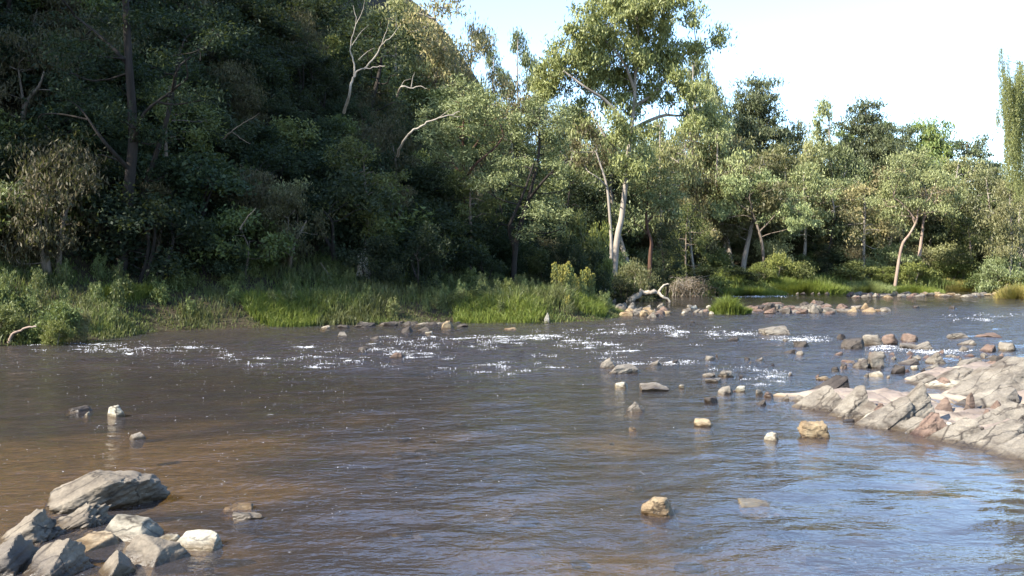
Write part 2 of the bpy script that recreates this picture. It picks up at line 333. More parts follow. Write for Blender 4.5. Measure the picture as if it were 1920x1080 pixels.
def H(x, y):
    x = np.asarray(x, float); y = np.asarray(y, float)
    d1 = pl_dist(FARBANK, x, y); d2 = pl_dist(FOOT, x, y); d3 = -pl_dist(RIGHTBANK, x, y); d4 = -pl_dist(NEARBANK, x, y)
    s = 1.08-0.70*sstep(-15, 7, x)+0.95*(1-sstep(-31, -19, x))  # steepened out of view on the left so the hill shades the slope
    cap = 62-50*sstep(-14, 14, x)
    hill = s*softplus(d2-0.5, 1.2); hill = cap*(1-np.exp(-hill/cap*1.0)) if True else hill
    left = 0.75*sstep(-0.2, 1.8, d1)+0.45*sstep(1.5, 6, d1)+hill
    right = 0.6*sstep(-0.2, 2.0, d3)+0.06*np.maximum(d3, 0)
    near = 0.50*sstep(-0.1, 4.0, d4)
    dm = np.maximum.reduce([d1, d3, d4])            # negative in the river
    bed = -0.10-0.30*sstep(0, 5, -dm)-0.06*fbm2(x, y, 0.35, 5, 3)-0.04*fbm2(x, y, 1.3, 9, 3)
    z = np.where(dm > -0.2, 0, bed)
    land = np.maximum.reduce([np.where(d1 > -0.2, left, -9), np.where(d3 > -0.2, right, -9), np.where(d4 > -0.2, near, -9)])
    k = sstep(-0.8, 0.35, dm)
    z = bed*(1-k)+np.maximum(land, 0)*k
    z = z+np.clip(dm, 0, 3)*0.05*fbm2(x, y, 0.5, 3, 4)
    return z
def Hs(x, y): return float(H(np.array([x]), np.array([y]))[0])
def axis(segs):
    a = []
    for lo, hi, st in segs: a += list(np.arange(lo, hi, st))
    return np.array(a+[segs[-1][1]])
gx = axis([(-400, -60, 20), (-60, -26, 2), (-26, 14, 0.35), (14, 60, 1.0), (60, 400, 20)])
gy = axis([(-60, 0, 6), (0, 4, 0.8), (4, 30, 0.3), (30, 60, 0.5), (60, 110, 1.0), (110, 180, 5), (180, 700, 40)])
def grid_faces(nr, nc):
    i = np.arange(nr-1)[:, None]*nc+np.arange(nc-1)[None, :]
    return np.stack([i, i+1, i+nc+1, i+nc], -1).reshape(-1, 4)
GX, GY = np.meshgrid(gx, gy)
GZ = H(GX.ravel(), GY.ravel())
terr = obj('terrain', make_mesh('terrain', np.stack([GX.ravel(), GY.ravel(), GZ], -1), [grid_faces(len(gy), len(gx))], True), M['terrain'])
_x, _y = GX.ravel(), GY.ravel()
_sand = np.exp(-(((_x+5.5)/3.6)**2+((_y-11.5)/4.5)**2))+0.5*np.exp(-(((_x-0.8)/1.8)**2+((_y-7.8)/1.6)**2))+0.35*np.exp(-(((_x-2.2)/1.6)**2+((_y-14.5)/1.2)**2))+0.8*np.exp(-(((_x-6.0)/1.4)**2+((_y-11)/3.0)**2))
_sand = sstep(0.25, 0.75, _sand+0.35*fbm2(_x, _y, 0.8, 17, 3))
terr.data.attributes.new('sand', 'FLOAT', 'POINT').data.foreach_set('value', _sand.astype(np.float32))
tag(terr, kind='structure')

# ------------------------------------------------------------------ water
rngw = np.random.default_rng(4)
rows = [3.0]
while rows[-1] < 125: rows.append(rows[-1]*1.0049)
rows = np.array(rows); cols = np.linspace(-1.0, 1.0, 300)
WYg, U = np.meshgrid(rows, cols, indexing='ij')
WX = np.sign(U)*(np.abs(U)**1.15)*(0.66*WYg+2.0); WY_ = WYg
def chop_field(x, y):
    rap = sstep(17, 24, y)*(1-sstep(44, 62, y))
    pool = (1-sstep(9, 17, y))*sstep(-4, 3, x)
    return 0.36+0.62*rap-0.18*pool+0.10*fbm2(x, y, 0.2, 31, 2)
def wave(x, y):
    z = np.zeros_like(x); r = np.random.default_rng(11)
    ch = chop_field(x, y)
    wx = x+0.25*fbm2(x, y, 0.5, 41, 2); wy = y+0.25*fbm2(x, y, 0.5, 43, 2)
    for i in range(30):
        lam = 0.17*(1.085**i)
        ang = r.normal(math.radians(-78), math.radians(34)); ph = r.uniform(0, 6.28)
        k = 2*math.pi/lam
        res = 0.0043*y*3.2                                     # what the mesh can carry
        fade = np.clip((lam-res)/(res*0.6), 0, 1)
        env = 0.5+0.5*vn(np.stack([x*0.45/lam**.5+i*7.7, y*0.45/lam**.5, np.full_like(x, i)], -1), 60+i)
        amp = 0.0023*lam*(0.7+1.4*np.clip(ch-0.4, 0, 1))
        z += amp*fade*(0.3+1.3*env)*np.sin(k*(math.cos(ang)*wx+math.sin(ang)*wy)+ph)
    # standing riffle waves
    rap = sstep(18, 25, y)*(1-sstep(42, 58, y))
    z += rap*0.038*(1-np.abs(fbm2(x*0.8, y*1.6, 0.9, 77, 3)))
    return z
wz = wave(WX.ravel(), WY_.ravel())
wme = make_mesh('river_water', np.stack([WX.ravel(), WY_.ravel(), wz], -1), [grid_faces(len(rows), len(cols))], True)
at = wme.attributes.new('chop', 'FLOAT', 'POINT'); at.data.foreach_set('value', np.clip(chop_field(WX.ravel(), WY_.ravel()), 0.08, 1.2).astype(np.float32))
RAPIDS = [(920, 638, 130, 10, 26), (740, 658, 150, 16, 24), (1010, 634, 60, 6, 10), (1500, 637, 55, 6, 16), (260, 655, 170, 8, 22), (1180, 622, 160, 9, 22), (1780, 661, 110, 4, 16),
    (1120, 655, 160, 16, 16), (1380, 628, 50, 6, 10), (1240, 680, 90, 8, 10), (1430, 700, 80, 14, 10), (1400, 556, 70, 1.2, 7), (920, 690, 140, 12, 10), (560, 680, 200, 14, 14), (1660, 656, 40, 4, 8), (1820, 596, 90, 8, 6)]
rr_ = np.random.default_rng(123); _wx, _wy = WX.ravel(), WY_.ravel(); churn = np.zeros_like(_wx); STREAKS = []
for cx, cy, sx, sy, ns in RAPIDS:
    for k in range(int(ns*1.5)):
        x0 = cx+rr_.normal()*sx*0.5; y0 = max(cy+rr_.normal()*sy*0.5, 553); X0, Y0, _ = WG(x0, y0); ln = rr_.uniform(6, 34)*Y0/FPX; STREAKS.append((x0, y0))
        wd = max(0.10, rr_.uniform(0.5, 1.5)*Y0*Y0/(FPX*CAMH)); sl = rr_.normal()*0.15; ex = _wx-X0; ey = _wy-Y0-sl*ex
        churn = np.maximum(churn, rr_.uniform(0.3, 0.92)*np.exp(-(ex/ln)**2-(ey/wd)**2))
wme.attributes.new('churn', 'FLOAT', 'POINT').data.foreach_set('value', churn.astype(np.float32))
water = obj('river_water', wme, M['water']); tag(water, kind='structure')

# ------------------------------------------------------------------ rocks
def ico(sub):
    import bmesh
    bm = bmesh.new(); bmesh.ops.create_icosphere(bm, subdivisions=sub, radius=1)
    v = np.array([x.co[:] for x in bm.verts]); f = np.array([[x.index for x in q.verts] for q in bm.faces]); bm.free()
    return v/np.linalg.norm(v, axis=1)[:, None], f
ICO = {k: ico(k) for k in (2, 3, 4, 5, 6)}
def rock_mesh(name, size, style, seed, sub=4, rough=1.0, planes=None):
    """angular boulder cut by planes; bounding box = size, base-centre at origin"""
    r = np.random.default_rng(seed); d, f = ICO[sub]
    pl = []
    def P(n, h): n = np.array(n, float); pl.append((n/np.linalg.norm(n), h))
    if planes:
        for n, h in planes: P(n, h)
    elif style == 'wedge':       # bedding slope rising to the right, broken right end
        P((-0.50, -0.12, 0.86), 0.55); P((0.93, -0.25, 0.30), 0.80); P((0.2, -0.9, 0.35), 0.75); P((0, 0.9, 0.3), 0.8); P((-0.9, 0.1, 0.35), 0.95)
    elif style == 'slab':
        P((-0.12, -0.05, 1), 0.5); P((1, 0.1, 0.25), 0.95); P((-1, 0.1, 0.5), 0.95); P((0.1, -1, 0.3), 0.9); P((0, 1, 0.3), 0.9); P((0.3, -0.4, 0.9), 0.62)
    elif style == 'block':
        P((-0.15, -0.15, 1), 0.72); P((1, -0.2, 0.1), 0.85); P((-1, -0.1, 0.3), 0.85); P((0.1, -1, 0.2), 0.8); P((0, 1, 0.2), 0.85)
    elif style == 'pyramid':
        P((-0.8, -0.2, 0.62), 0.55); P((0.8, -0.3, 0.58), 0.55); P((0.1, -0.85, 0.55), 0.55); P((0.1, 0.9, 0.5), 0.55)
    elif style == 'round':
        P((0, 0, 1), 0.9); P((0.8, -0.4, 0.5), 0.92)
    for _ in range(2 if planes else (6 if style != 'round' else 7)):
        n = r.normal(size=3); n[2] *= 0.7; P(n, r.uniform(0.95, 1.2) if planes else (r.uniform(0.70, 0.95) if style == 'round' else r.uniform(0.52, 0.9)))
    if not planes: pl = [((n+r.normal(size=3)*0.10)/np.linalg.norm(n+0), h*r.uniform(0.92, 1.08)) for n, h in pl]
    P((0, 0, -1), 0.8)
    p = 18.0 if style == 'round' else 40.0
    s = 0
    for n, h in pl: s = s+(np.maximum(d@n, 0)/h)**p
    s = (s+(1/1.35)**p)**(1/p)
    v = d/s[:, None]
    # chipped edges, bedding ledges, pits
    q = v*1.0+seed*3.17
    v = v*(1+rough*(0.050*fbm(q*2.2, seed, 3)+0.030*fbm(q*6.0, seed+5, 3))[:, None])
    bed = v@np.array([-0.45, -0.1, 0.88]); st = fbm(np.stack([bed*9, v[:, 1]*0.8, v[:, 0]*0.8], -1), seed+9, 2)
    v = v*(1+rough*0.020*np.where(st > 0.1, 1, -1)*np.minimum(np.abs(st)*4, 1))[:, None]
    lo, hi = v.min(0), v.max(0)
    v = (v-(lo+hi)/2)/(hi-lo)*np.array(size); v[:, 2] += size[2]/2
    me = make_mesh(name, v, [f], True); me.set_sharp_from_angle(angle=math.radians(32)); return me
_rs = [100]
def rock_px(label, px, py, w, h, style='wedge', mat='rock', depth=0.8, group=None, sub=None, name='rock', rz=None, z0=0.0, cat='rock', sink=None, rough=1.0):
    """px,py: where the rock meets the water (front), w,h: visible size in photo pixels"""
    _rs[0] += 1
    X, Y, _ = WG(px, py, z0); s = Y/FPX
    ww, hh = w*s, h*s
    dd = max(ww*depth, hh*0.7)
    # the visible height in pixels includes some of the top seen from above
    hh = max(hh-0.5*dd*CAMH/Y*0.6, hh*0.6)
    sk = sink if sink is not None else 0.10+0.30*hh
    if sub is None: sub = 5 if w > 40 else 4
    me = rock_mesh(name, (ww, dd, hh+sk), style, _rs[0], sub, rough)
    o = obj(name, me, M[mat], None, (X, Y+dd*0.42, z0-sk))
    rr = random.Random(_rs[0]); o.rotation_euler = (0, 0, rr.uniform(-0.18, 0.18) if rz is None else rz)
    return tag(o, label, cat, group)

G_R = 'rocks standing in the river'
ROCKS = [
 # px, py, w, h, style, mat, label
 (1458, 629, 54, 18, 'slab', 'rock', 'broad low pinkish boulder with white water breaking below it'),
 (1379, 641, 28, 9, 'wedge', 'rock_dark', 'small dark rock left of and below the broad low boulder'),
 (1507, 653, 34, 14, 'round', 'rock_dark', 'rounded dark rock right of the white water of the broad boulder'),
 (1482, 666, 24, 11, 'wedge', 'rock_dark', 'dark little rock at the left foot of the rounded dark rock'),
 (1502, 668, 22, 10, 'round', 'rock', 'small round pinkish rock under the rounded dark rock'),
 (1581, 637, 21, 11, 'round', 'rock_dark', 'small dark rock just behind the big brown boulder of the riffle'),
 (1605, 657, 52, 23, 'block', 'rock_dark', 'big dark brown boulder at the left end of the riffle row'),
 (1641, 649, 40, 22, 'round', 'rock', 'pale pink boulder in the riffle row right of the dark brown boulder'),
 (1671, 647, 31, 21, 'round', 'rock_red', 'rounded red-brown boulder in the middle of the riffle row'),
 (1712, 641, 37, 16, 'round', 'rock_red', 'flat-topped reddish boulder on the right of the riffle row'),
 (1741, 657, 48, 17, 'wedge', 'rock', 'tilted grey slab in the riffle below the reddish boulder'),
 (1708, 655, 40, 11, 'slab', 'rock', 'low wet slab between riffle boulders and tilted grey slab'),
 (1799, 635, 42, 11, 'slab', 'rock', 'flat grey slab in blue water, left of two far right slabs'),
 (1858, 634, 48, 10, 'slab', 'rock_red', 'flat reddish slab in blue water near the right edge'),
 (1821, 648, 36, 11, 'wedge', 'rock', 'low pink rock below the two flat slabs'),
 (1862, 661, 36, 15, 'round', 'rock_red', 'rounded reddish rock at the lip of the right hand riffle'),
 (1897, 659, 34, 18, 'round', 'rock', 'rounded pink rock at the right end of the riffle lip'),
 (1810, 660, 26, 11, 'round', 'rock', 'small pale rock half drowned in the riffle lip'),
 (1334, 678, 25, 12, 'round', 'rock', 'small pale pink round rock alone in the upper middle of the river'),
 (1427, 678, 22, 8, 'wedge', 'rock', 'small flat rock right of the pale pink round one'),
 (1402, 676, 11, 6, 'round', 'rock_dark', 'tiny dark rock between the pale pink round rock and a flat one'),
 (1647, 691, 32, 32, 'block', 'rock', 'upright pale boulder standing tallest in the shallows'),
 (1614, 692, 36, 18, 'wedge', 'rock', 'wedge of rock leaning against the upright pale boulder'),
 (1597, 683, 26, 6, 'slab', 'rock_tan', 'thin pale slab behind the leaning wedge'),
 (1570, 697, 19, 9, 'round', 'rock_dark', 'small dark red rock left of the leaning wedge'),
 (1549, 714, 33, 8, 'slab', 'rock_tan', 'flat brick-shaped tan stone lying by itself in the shallows'),
 (1645, 706, 32, 10, 'slab', 'rock_pale', 'whitish flat stone in front of the upright pale boulder'),
 (1668, 710, 10, 6, 'round', 'rock_pale', 'tiny pale stone right of the whitish flat stone'),
 (1688, 701, 34, 16, 'wedge', 'rock_dark', 'dark-ended wedge right of the upright pale boulder'),
 (1715, 686, 44, 14, 'wedge', 'rock', 'long low wedge behind the dark-ended wedge'),
 (1762, 684, 38, 24, 'pyramid', 'rock', 'grey pyramid-shaped boulder among the right hand shallows'),
 (1752, 695, 40, 13, 'wedge', 'rock', 'low wedge in front of the grey pyramid-shaped boulder'),
 (1719, 694, 17, 9, 'round', 'rock_pale', 'small pale stone beside the low wedge'),
 (1826, 692, 66, 22, 'wedge', 'rock', 'broad cracked boulder near the right edge of the shallows'),
 (1860, 693, 30, 16, 'wedge', 'rock_red', 'red-ended wedge against the broad cracked boulder'),
 (1875, 682, 26, 16, 'round', 'rock_dark', 'dark round boulder beyond the red-ended wedge'),
 (1903, 680, 30, 12, 'slab', 'rock', 'flat slab at right edge beyond the shelf'),
 (1332, 709, 27, 10, 'slab', 'rock', 'left one of the cluster of grey stones in mid river'),
 (1364, 708, 40, 14, 'round', 'rock', 'lumpy pale stone, largest of the cluster in mid river'),
 (1341, 718, 38, 8, 'slab', 'rock', 'thin flat stone at the front of the mid river cluster'),
 (1362, 740, 34, 17, 'wedge', 'rock', 'grey stone with its flat pale neighbour below the mid river cluster'),
 (1388, 735, 26, 11, 'slab', 'rock_pale', 'flat pale stone touching a grey stone below the mid river cluster'),
 (1427, 740, 19, 10, 'round', 'rock', 'small round stone, upper left of three near the shelf tip'),
 (1443, 746, 19, 11, 'round', 'rock_red', 'small reddish stone, right of three near the shelf tip'),
 (1430, 760, 28, 11, 'wedge', 'rock_dark', 'small dark wedge, lowest of three near the shelf tip'),
 (1336, 755, 29, 11, 'round', 'rock_dark', 'low dark rounded stone below the flat pale pair'),
 (1474, 752, 22, 12, 'wedge', 'rock', 'first small stone off the tip of the rock shelf'),
 (1322, 801, 37, 17, 'round', 'rock_tan', 'tan rounded stone in the calm brown water'),
 (1448, 828, 28, 18, 'round', 'rock_pale', 'small whitish stone left of the big tan block'),
 (1533, 823, 63, 33, 'block', 'rock_tan', 'big tan block standing in the pool before the rock shelf'),
 (1595, 792, 28, 5, 'slab', 'rock_dark', 'flat dark stone barely out of the water by the shelf'),
 (1145, 691, 42, 20, 'pyramid', 'rock', 'peaked grey rock with a dark right face in mid river'),
 (1168, 702, 70, 18, 'slab', 'rock', 'long flat slab in front of the peaked grey rock'),
 (1227, 686, 32, 10, 'wedge', 'rock', 'low stone in broken water right of the peaked grey rock'),
 (1268, 682, 15, 7, 'round', 'rock_dark', 'tiny dark stone in the broken water of mid river'),
 (1166, 727, 26, 11, 'round', 'rock_pale', 'small pale lump left of the flat pinkish slab'),
 (1228, 733, 56, 14, 'slab', 'rock', 'flat pinkish slab in mid river below the long flat slab'),
 (1280, 728, 13, 7, 'round', 'rock_pale', 'tiny pale stone right of the flat pinkish slab'),
 (1190, 773, 42, 20, 'pyramid', 'rock', 'pointed grey rock rising alone from the calm brown water'),
 (1188, 808, 17, 8, 'round', 'rock_tan', 'tiny brown stone below the pointed grey rock'),
 (211, 783, 38, 24, 'round', 'rock_pale', 'bright white rock in the brown water at left'),
 (144, 771, 46, 9, 'slab', 'rock_dark', 'dark flat rock left of the bright white rock'),
 (161, 779, 14, 7, 'round', 'rock_pale', 'tiny pale stone in front of the dark flat rock'),
 (254, 824, 32, 13, 'round', 'rock', 'small grey rock below the bright white rock'),
 (441, 958, 64, 10, 'slab', 'rock_tan', 'tan flat stone almost awash right of the foreground pile'),
 (461, 976, 62, 15, 'slab', 'rock', 'dark-edged stone just in front of the tan one awash'),
 (1241, 969, 73, 36, 'round', 'rock_tan', 'pitted tan rock alone in the near pool'),
 (1432, 952, 96, 8, 'slab', 'rock_pale', 'pale rock barely breaking the surface of the near pool'),
 (609, 617, 20, 7, 'slab', 'rock_pale', 'pale stone at the foot of the lit grass by the left bank'),
 (641, 632, 22, 10, 'block', 'rock', 'grey squarish stone off the shaded left bank'),
 (702, 639, 28, 9, 'wedge', 'rock_dark', 'dark stone in the rapid off the left bank'),
 (679, 657, 22, 7, 'slab', 'rock_dark', 'small dark stone below the grey squarish one'),
 (741, 672, 34, 11, 'round', 'rock_red', 'brown stone splashed by the rapid, lowest of the left group'),
 (762, 625, 24, 13, 'wedge', 'rock_dark', 'dark wedge at the shaded bank, left of two'),
 (790, 623, 30, 11, 'wedge', 'rock_dark', 'dark wedge at the shaded bank, right of two'),
 (804, 627, 16, 6, 'slab', 'rock_pale', 'pale flat stone before the two dark wedges'),
 (839, 617, 26, 16, 'block', 'rock_tan', 'tan block at the water edge by the lit grass tongue'),
 (684, 614, 42, 9, 'slab', 'rock_dark', 'long dark slab under the shaded left bank'),
 (643, 616, 24, 7, 'round', 'rock_dark', 'low dark stone left of the long dark slab'),
 (866, 614, 26, 7, 'slab', 'rock_dark', 'dark stone right of the tan block'),
 (730, 612, 30, 9, 'slab', 'rock_dark', 'dark flat stone between the long dark slab and the wedges'),
 (957, 619, 32, 5, 'slab', 'rock_tan', 'flat tan stone awash off the grass tongue'),
 (1300, 607, 14, 5, 'round', 'rock_dark', 'tiny dark stone above the rapid, left of the broad boulder'),
 (880, 643, 26, 4, 'slab', 'rock_dark', 'dark flat stone drowned in the white rapid'),
 (1790, 579, 15, 6, 'round', 'rock_dark', 'right one of two little stones far out in blue water'),
 (1721, 578, 13, 5, 'round', 'rock_dark', 'left one of two little stones far out in blue water'),
 (1025, 606, 12, 20, 'wedge', 'rock_pale', 'small pale upright stone at the tip of the grass tongue'),
 (300, 652, 50, 5, 'slab', 'rock_dark', 'long flat stone awash in the white water by the left bank'),
]
for (px, py, w, h, stl, mt, lab) in ROCKS: rock_px(lab, px, py, w, h, stl, mt, group=G_R)

# rock bars in the upper river
def bar(n, x0, x1, y0, y1, wr, hr, mats, label, group, seed, styles=('wedge', 'wedge', 'block', 'slab', 'pyramid')):
    r = random.Random(seed)
    for i in range(n):
        u = (i+r.uniform(0.1, 0.9))/n
        px = x0+(x1-x0)*u; py = r.uniform(y0, y1)
        if callable(hr): h = hr(px)*r.uniform(0.55, 1.1)
        else: h = r.uniform(*hr)
        mt = r.choice(mats); w = r.uniform(*wr)
        col = {'rock': 'grey', 'rock_red': 'red-brown', 'rock_tan': 'tan', 'rock_pale': 'whitish', 'rock_dark': 'dark'}[mt]
        part = ('left end', 'left half', 'middle', 'right half', 'right end')[min(4, int(5*u))]
        size = 'bigger' if w > (wr[0]+wr[1])/2 else 'smaller'
        lab = '%s %s %s, at its %s' % (size, col, label, part)
        rock_px(lab, px, py, w, h, r.choice(styles), mt, 0.9, '%s, %s %s %s' % (group, size, col, part), 3, rz=r.uniform(-0.5, 0.5))
bar(34, 1142, 1250, 578, 598, (12, 26), (7, 13), ['rock_red', 'rock', 'rock_tan', 'rock'], 'stone of the heaped bar before the driftwood log', 'stones of the spit bar', 5)
bar(16, 1278, 1350, 576, 592, (10, 22), (4, 9), ['rock', 'rock_pale', 'rock_red'], 'stone of the low row left of the green tuft', 'stones left of the green tuft', 6)
def hb(px): return 8+9*math.exp(-((px-1450)/18)**2)+9*math.exp(-((px-1530)/22)**2)
bar(46, 1405, 1560, 578, 590, (12, 30), hb, ['rock_red', 'rock', 'rock_red', 'rock_dark'], 'stone of the heaped bar right of the green tuft', 'stones right of the green tuft', 7)
bar(9, 1560, 1665, 578, 587, (16, 34), (6, 13), ['rock', 'rock_red', 'rock_tan'], 'stone of the spaced row trailing off the heaped bar', 'stones trailing off the reddish bar', 8)
bar(34, 1590, 1745, 553, 558.5, (10, 24), (4, 8), ['rock', 'rock_tan', 'rock_red'], 'stone of the thin bar under the far bank', 'stones of the far bar', 9)
bar(18, 1745, 1905, 551, 558, (10, 26), (3, 7), ['rock', 'rock_tan', 'rock_pale'], 'stone of the row below the far yellow grass', 'stones under the yellow grass', 10)
bar(14, 1350, 1560, 551, 554, (5, 12), (3, 5), ['rock_dark', 'rock'], 'stone of the row along the far green bank', 'stones along the green bank', 12)
bar(16, 620, 860, 604, 612, (14, 30), (5, 9), ['rock_dark', 'rock_dark', 'rock'], 'stone of the row under the shaded left bank', 'dark stones under the left bank', 13)
bar(12, 1650, 1900, 664, 676, (14, 30), (6, 11), ['rock', 'rock_red'], 'stone of the row below the right hand riffle lip', 'stones below the riffle lip', 14)

bar(26, 1560, 1905, 668, 704, (10, 24), (5, 11), ['rock_red', 'rock_dark', 'rock'], 'stone scattered in the shallows behind the rock shelf', 'stones behind the shelf', 15)
bar(16, 1320, 1640, 640, 740, (8, 16), (3, 7), ['rock_red', 'rock_dark', 'rock'], 'stone strewn in broken water above the shelf tip', 'stones above the shelf tip', 16)
# foreground pile, lower left (hand-cut shapes)
def fore(label, px, py, Y, size, planes, mat, rz=0.0, tilt=(0, 0), zoff=None, sub=5, rough=1.0, style='wedge'):
    """px,py = photo position of the middle of the base; Y = distance"""
    _rs[0] += 1
    me = rock_mesh('rock', size, style, _rs[0], sub, rough, planes)
    X, _, Z = W(px, py, Y)
    o = obj('rock', me, M[mat], None, (X, Y, Z if zoff is None else zoff)); o.rotation_euler = (tilt[0], tilt[1], rz)
    return tag(o, label, 'rock', 'foreground rock pile')
OVER = [((-0.42, -0.30, 0.86), 0.42), ((0.66, -0.66, -0.36), 0.50), ((0.9, 0.1, 0.35), 0.95), ((-0.9, -0.3, 0.1), 0.95), ((0, 0.9, 0.3), 0.7), ((0.1, -0.93, 0.05), 0.60), ((0.35, 0, 0.93), 0.50)]
fore('large grey rock with black overhanging right end behind the foreground pile', 195, 978, 9.1, (1.12, 0.75, 0.46), OVER, 'rock_fore', 0.05, (0.0, -0.12), sub=6, rough=1.5)
SLOPE = [((-0.50, -0.25, 0.83), 0.45), ((0.9, -0.3, 0.2), 0.8), ((0.1, -0.95, 0.25), 0.7), ((-0.95, 0, 0.2), 1.0), ((0, 0.9, 0.2), 0.8)]
fore('dark knobbly ridge of rock in front of the overhanging rock', 135, 1030, 8.35, (0.85, 0.45, 0.33), SLOPE, 'rock_fore', 0.25, (0, -0.25), sub=6, rough=2.2)
fore('grey lobed rock running down to the left edge', 40, 1062, 7.9, (0.75, 0.5, 0.38), SLOPE, 'rock_fore', 0.3, (0, -0.30), sub=5, rough=1.8)
FACE = [((-0.10, -0.75, 0.66), 0.45), ((0.8, -0.2, 0.55), 0.80), ((-0.85, -0.1, 0.5), 0.85), ((0, 0.9, 0.4), 0.55), ((0.1, -0.2, 0.97), 0.62)]
fore('pale grey five-sided slab in the middle of the foreground pile', 238, 1040, 8.0, (0.52, 0.45, 0.31), FACE, 'rock_fore_pale', -0.1, sub=5, rough=0.5)
fore('big grey slab with a smooth face at the front of the pile', 280, 1125, 7.35, (0.66, 0.62, 0.46), [((-0.22, -0.70, 0.68), 0.42), ((0.75, -0.35, 0.45), 0.66), ((-0.9, -0.1, 0.4), 0.8), ((0, 0.9, 0.4), 0.6), ((0.2, -0.1, 0.97), 0.66)], 'rock_fore', -0.15, sub=6, rough=0.7)
fore('rust-edged flat pale stone between the grey slabs', 165, 1062, 7.75, (0.42, 0.5, 0.24), [((-0.1, -0.35, 0.93), 0.45), ((0.9, -0.3, 0.3), 0.8), ((-0.9, 0, 0.3), 0.9), ((0, -0.95, 0.3), 0.8)], 'rock_fore_rust', -0.35, sub=5, rough=0.5)
fore('small white stone behind the big front slab', 308, 1045, 7.85, (0.24, 0.28, 0.17), [((-0.1, -0.3, 0.95), 0.5), ((0.8, -0.4, 0.4), 0.8)], 'rock_pale', -0.5, sub=4, rough=0.5)
fore('long white slab lying in the water right of the pile', 372, 1046, 7.75, (0.40, 0.26, 0.20), [((0.05, -0.35, 0.93), 0.42), ((0.9, 0, 0.3), 1.0), ((-0.9, 0, 0.3), 1.0), ((0, -0.95, 0.25), 0.7)], 'rock_pale', -0.12, sub=5, rough=0.6)
fore('leaning wedge of grey stone at the bottom of the pile', 205, 1128, 7.05, (0.32, 0.4, 0.34), [((-0.62, -0.35, 0.70), 0.45), ((0.85, -0.5, 0.1), 0.55), ((0.5, 0.1, 0.85), 0.8), ((0, -0.95, 0.3), 0.7)], 'rock_fore', 0.1, (0, 0.1), sub=5, rough=0.6)
fore('big lichen-spotted grey rock in the bottom left corner', 95, 1135, 7.1, (0.62, 0.6, 0.44), [((-0.42, -0.35, 0.83), 0.45), ((0.85, -0.35, 0.35), 0.66), ((0, -0.95, 0.3), 0.7), ((-0.9, 0, 0.3), 0.95)], 'rock_fore', 0.12, (0, -0.1), sub=6, rough=1.2)
fore('grey rock cut by the left edge of the picture', 5, 1122, 7.15, (0.60, 0.5, 0.42), SLOPE, 'rock_fore', 0.2, (0, -0.2), sub=5, rough=1.4)
fore('small dark stone wedged behind the pale five-sided slab', 186, 1003, 8.4, (0.16, 0.2, 0.15), SLOPE, 'rock_fore', 0.4, (0, -0.4), sub=4, rough=1.2)
for i, (px, py, Y, s) in enumerate([(345, 1075, 7.5, 0.16), (385, 1078, 7.3, 0.13), (330, 1060, 7.6, 0.12), (170, 1083, 7.45, 0.14), (60, 1010, 8.5, 0.13)]):
    fore(['small dark stone at the right foot of the big front slab', 'dark pebble right of the big front slab, below the long white slab', 'tiny dark stone between the small white stone and the long white slab', 'dark stone in the gap left of the leaning wedge', 'dark stone on the left side of the knobbly ridge'][i], px, py, Y, (s*1.3, s, s*0.7), None, 'rock_dark', i*0.9, sub=3)

# cobbles on the bed of the near shallows, seen through the water
def bed_stones():
    r = np.random.default_rng(31); V = []; F = []; n0 = 0; d0, f0 = ICO[2]
    for i in range(300):
        Y = 6.2*math.exp(r.uniform(0, 1.0)); X = r.uniform(-0.55, 0.5)*Y
        if r.uniform() < 0.5 or X < -0.15*Y or max(float(pl_dist(FARBANK, np.array([X]), np.array([Y]))[0]), -float(pl_dist(NEARBANK, np.array([X]), np.array([Y]))[0])) > -0.1: continue
        a = r.uniform(0.04, 0.15)*(1 if r.uniform() < 0.85 else 1.7); sz = np.array([a, a*r.uniform(0.6, 1.1), a*r.uniform(0.25, 0.5)])
        v = d0*(1+0.25*fbm(d0*1.5+i*3.1, 4, 2))[:, None]*sz; th = r.uniform(0, 6.28); c, q = math.cos(th), math.sin(th)
        v = np.stack([v[:, 0]*c-v[:, 1]*q+X, v[:, 0]*q+v[:, 1]*c+Y, v[:, 2]], -1); z = Hs(X, Y); v[:, 2] += min(z+0.25*sz[2], -0.04-sz[2]*1.1)
        V.append(v); F.append(f0+n0); n0 += len(v)
    tag(obj('riverbed_cobbles', make_mesh('riverbed_cobbles', np.concatenate(V), [np.concatenate(F)], True), M['rock_dark']), 'submerged cobbles on the bed of the near shallows', 'cobbles', kind='stuff')
bed_stones()

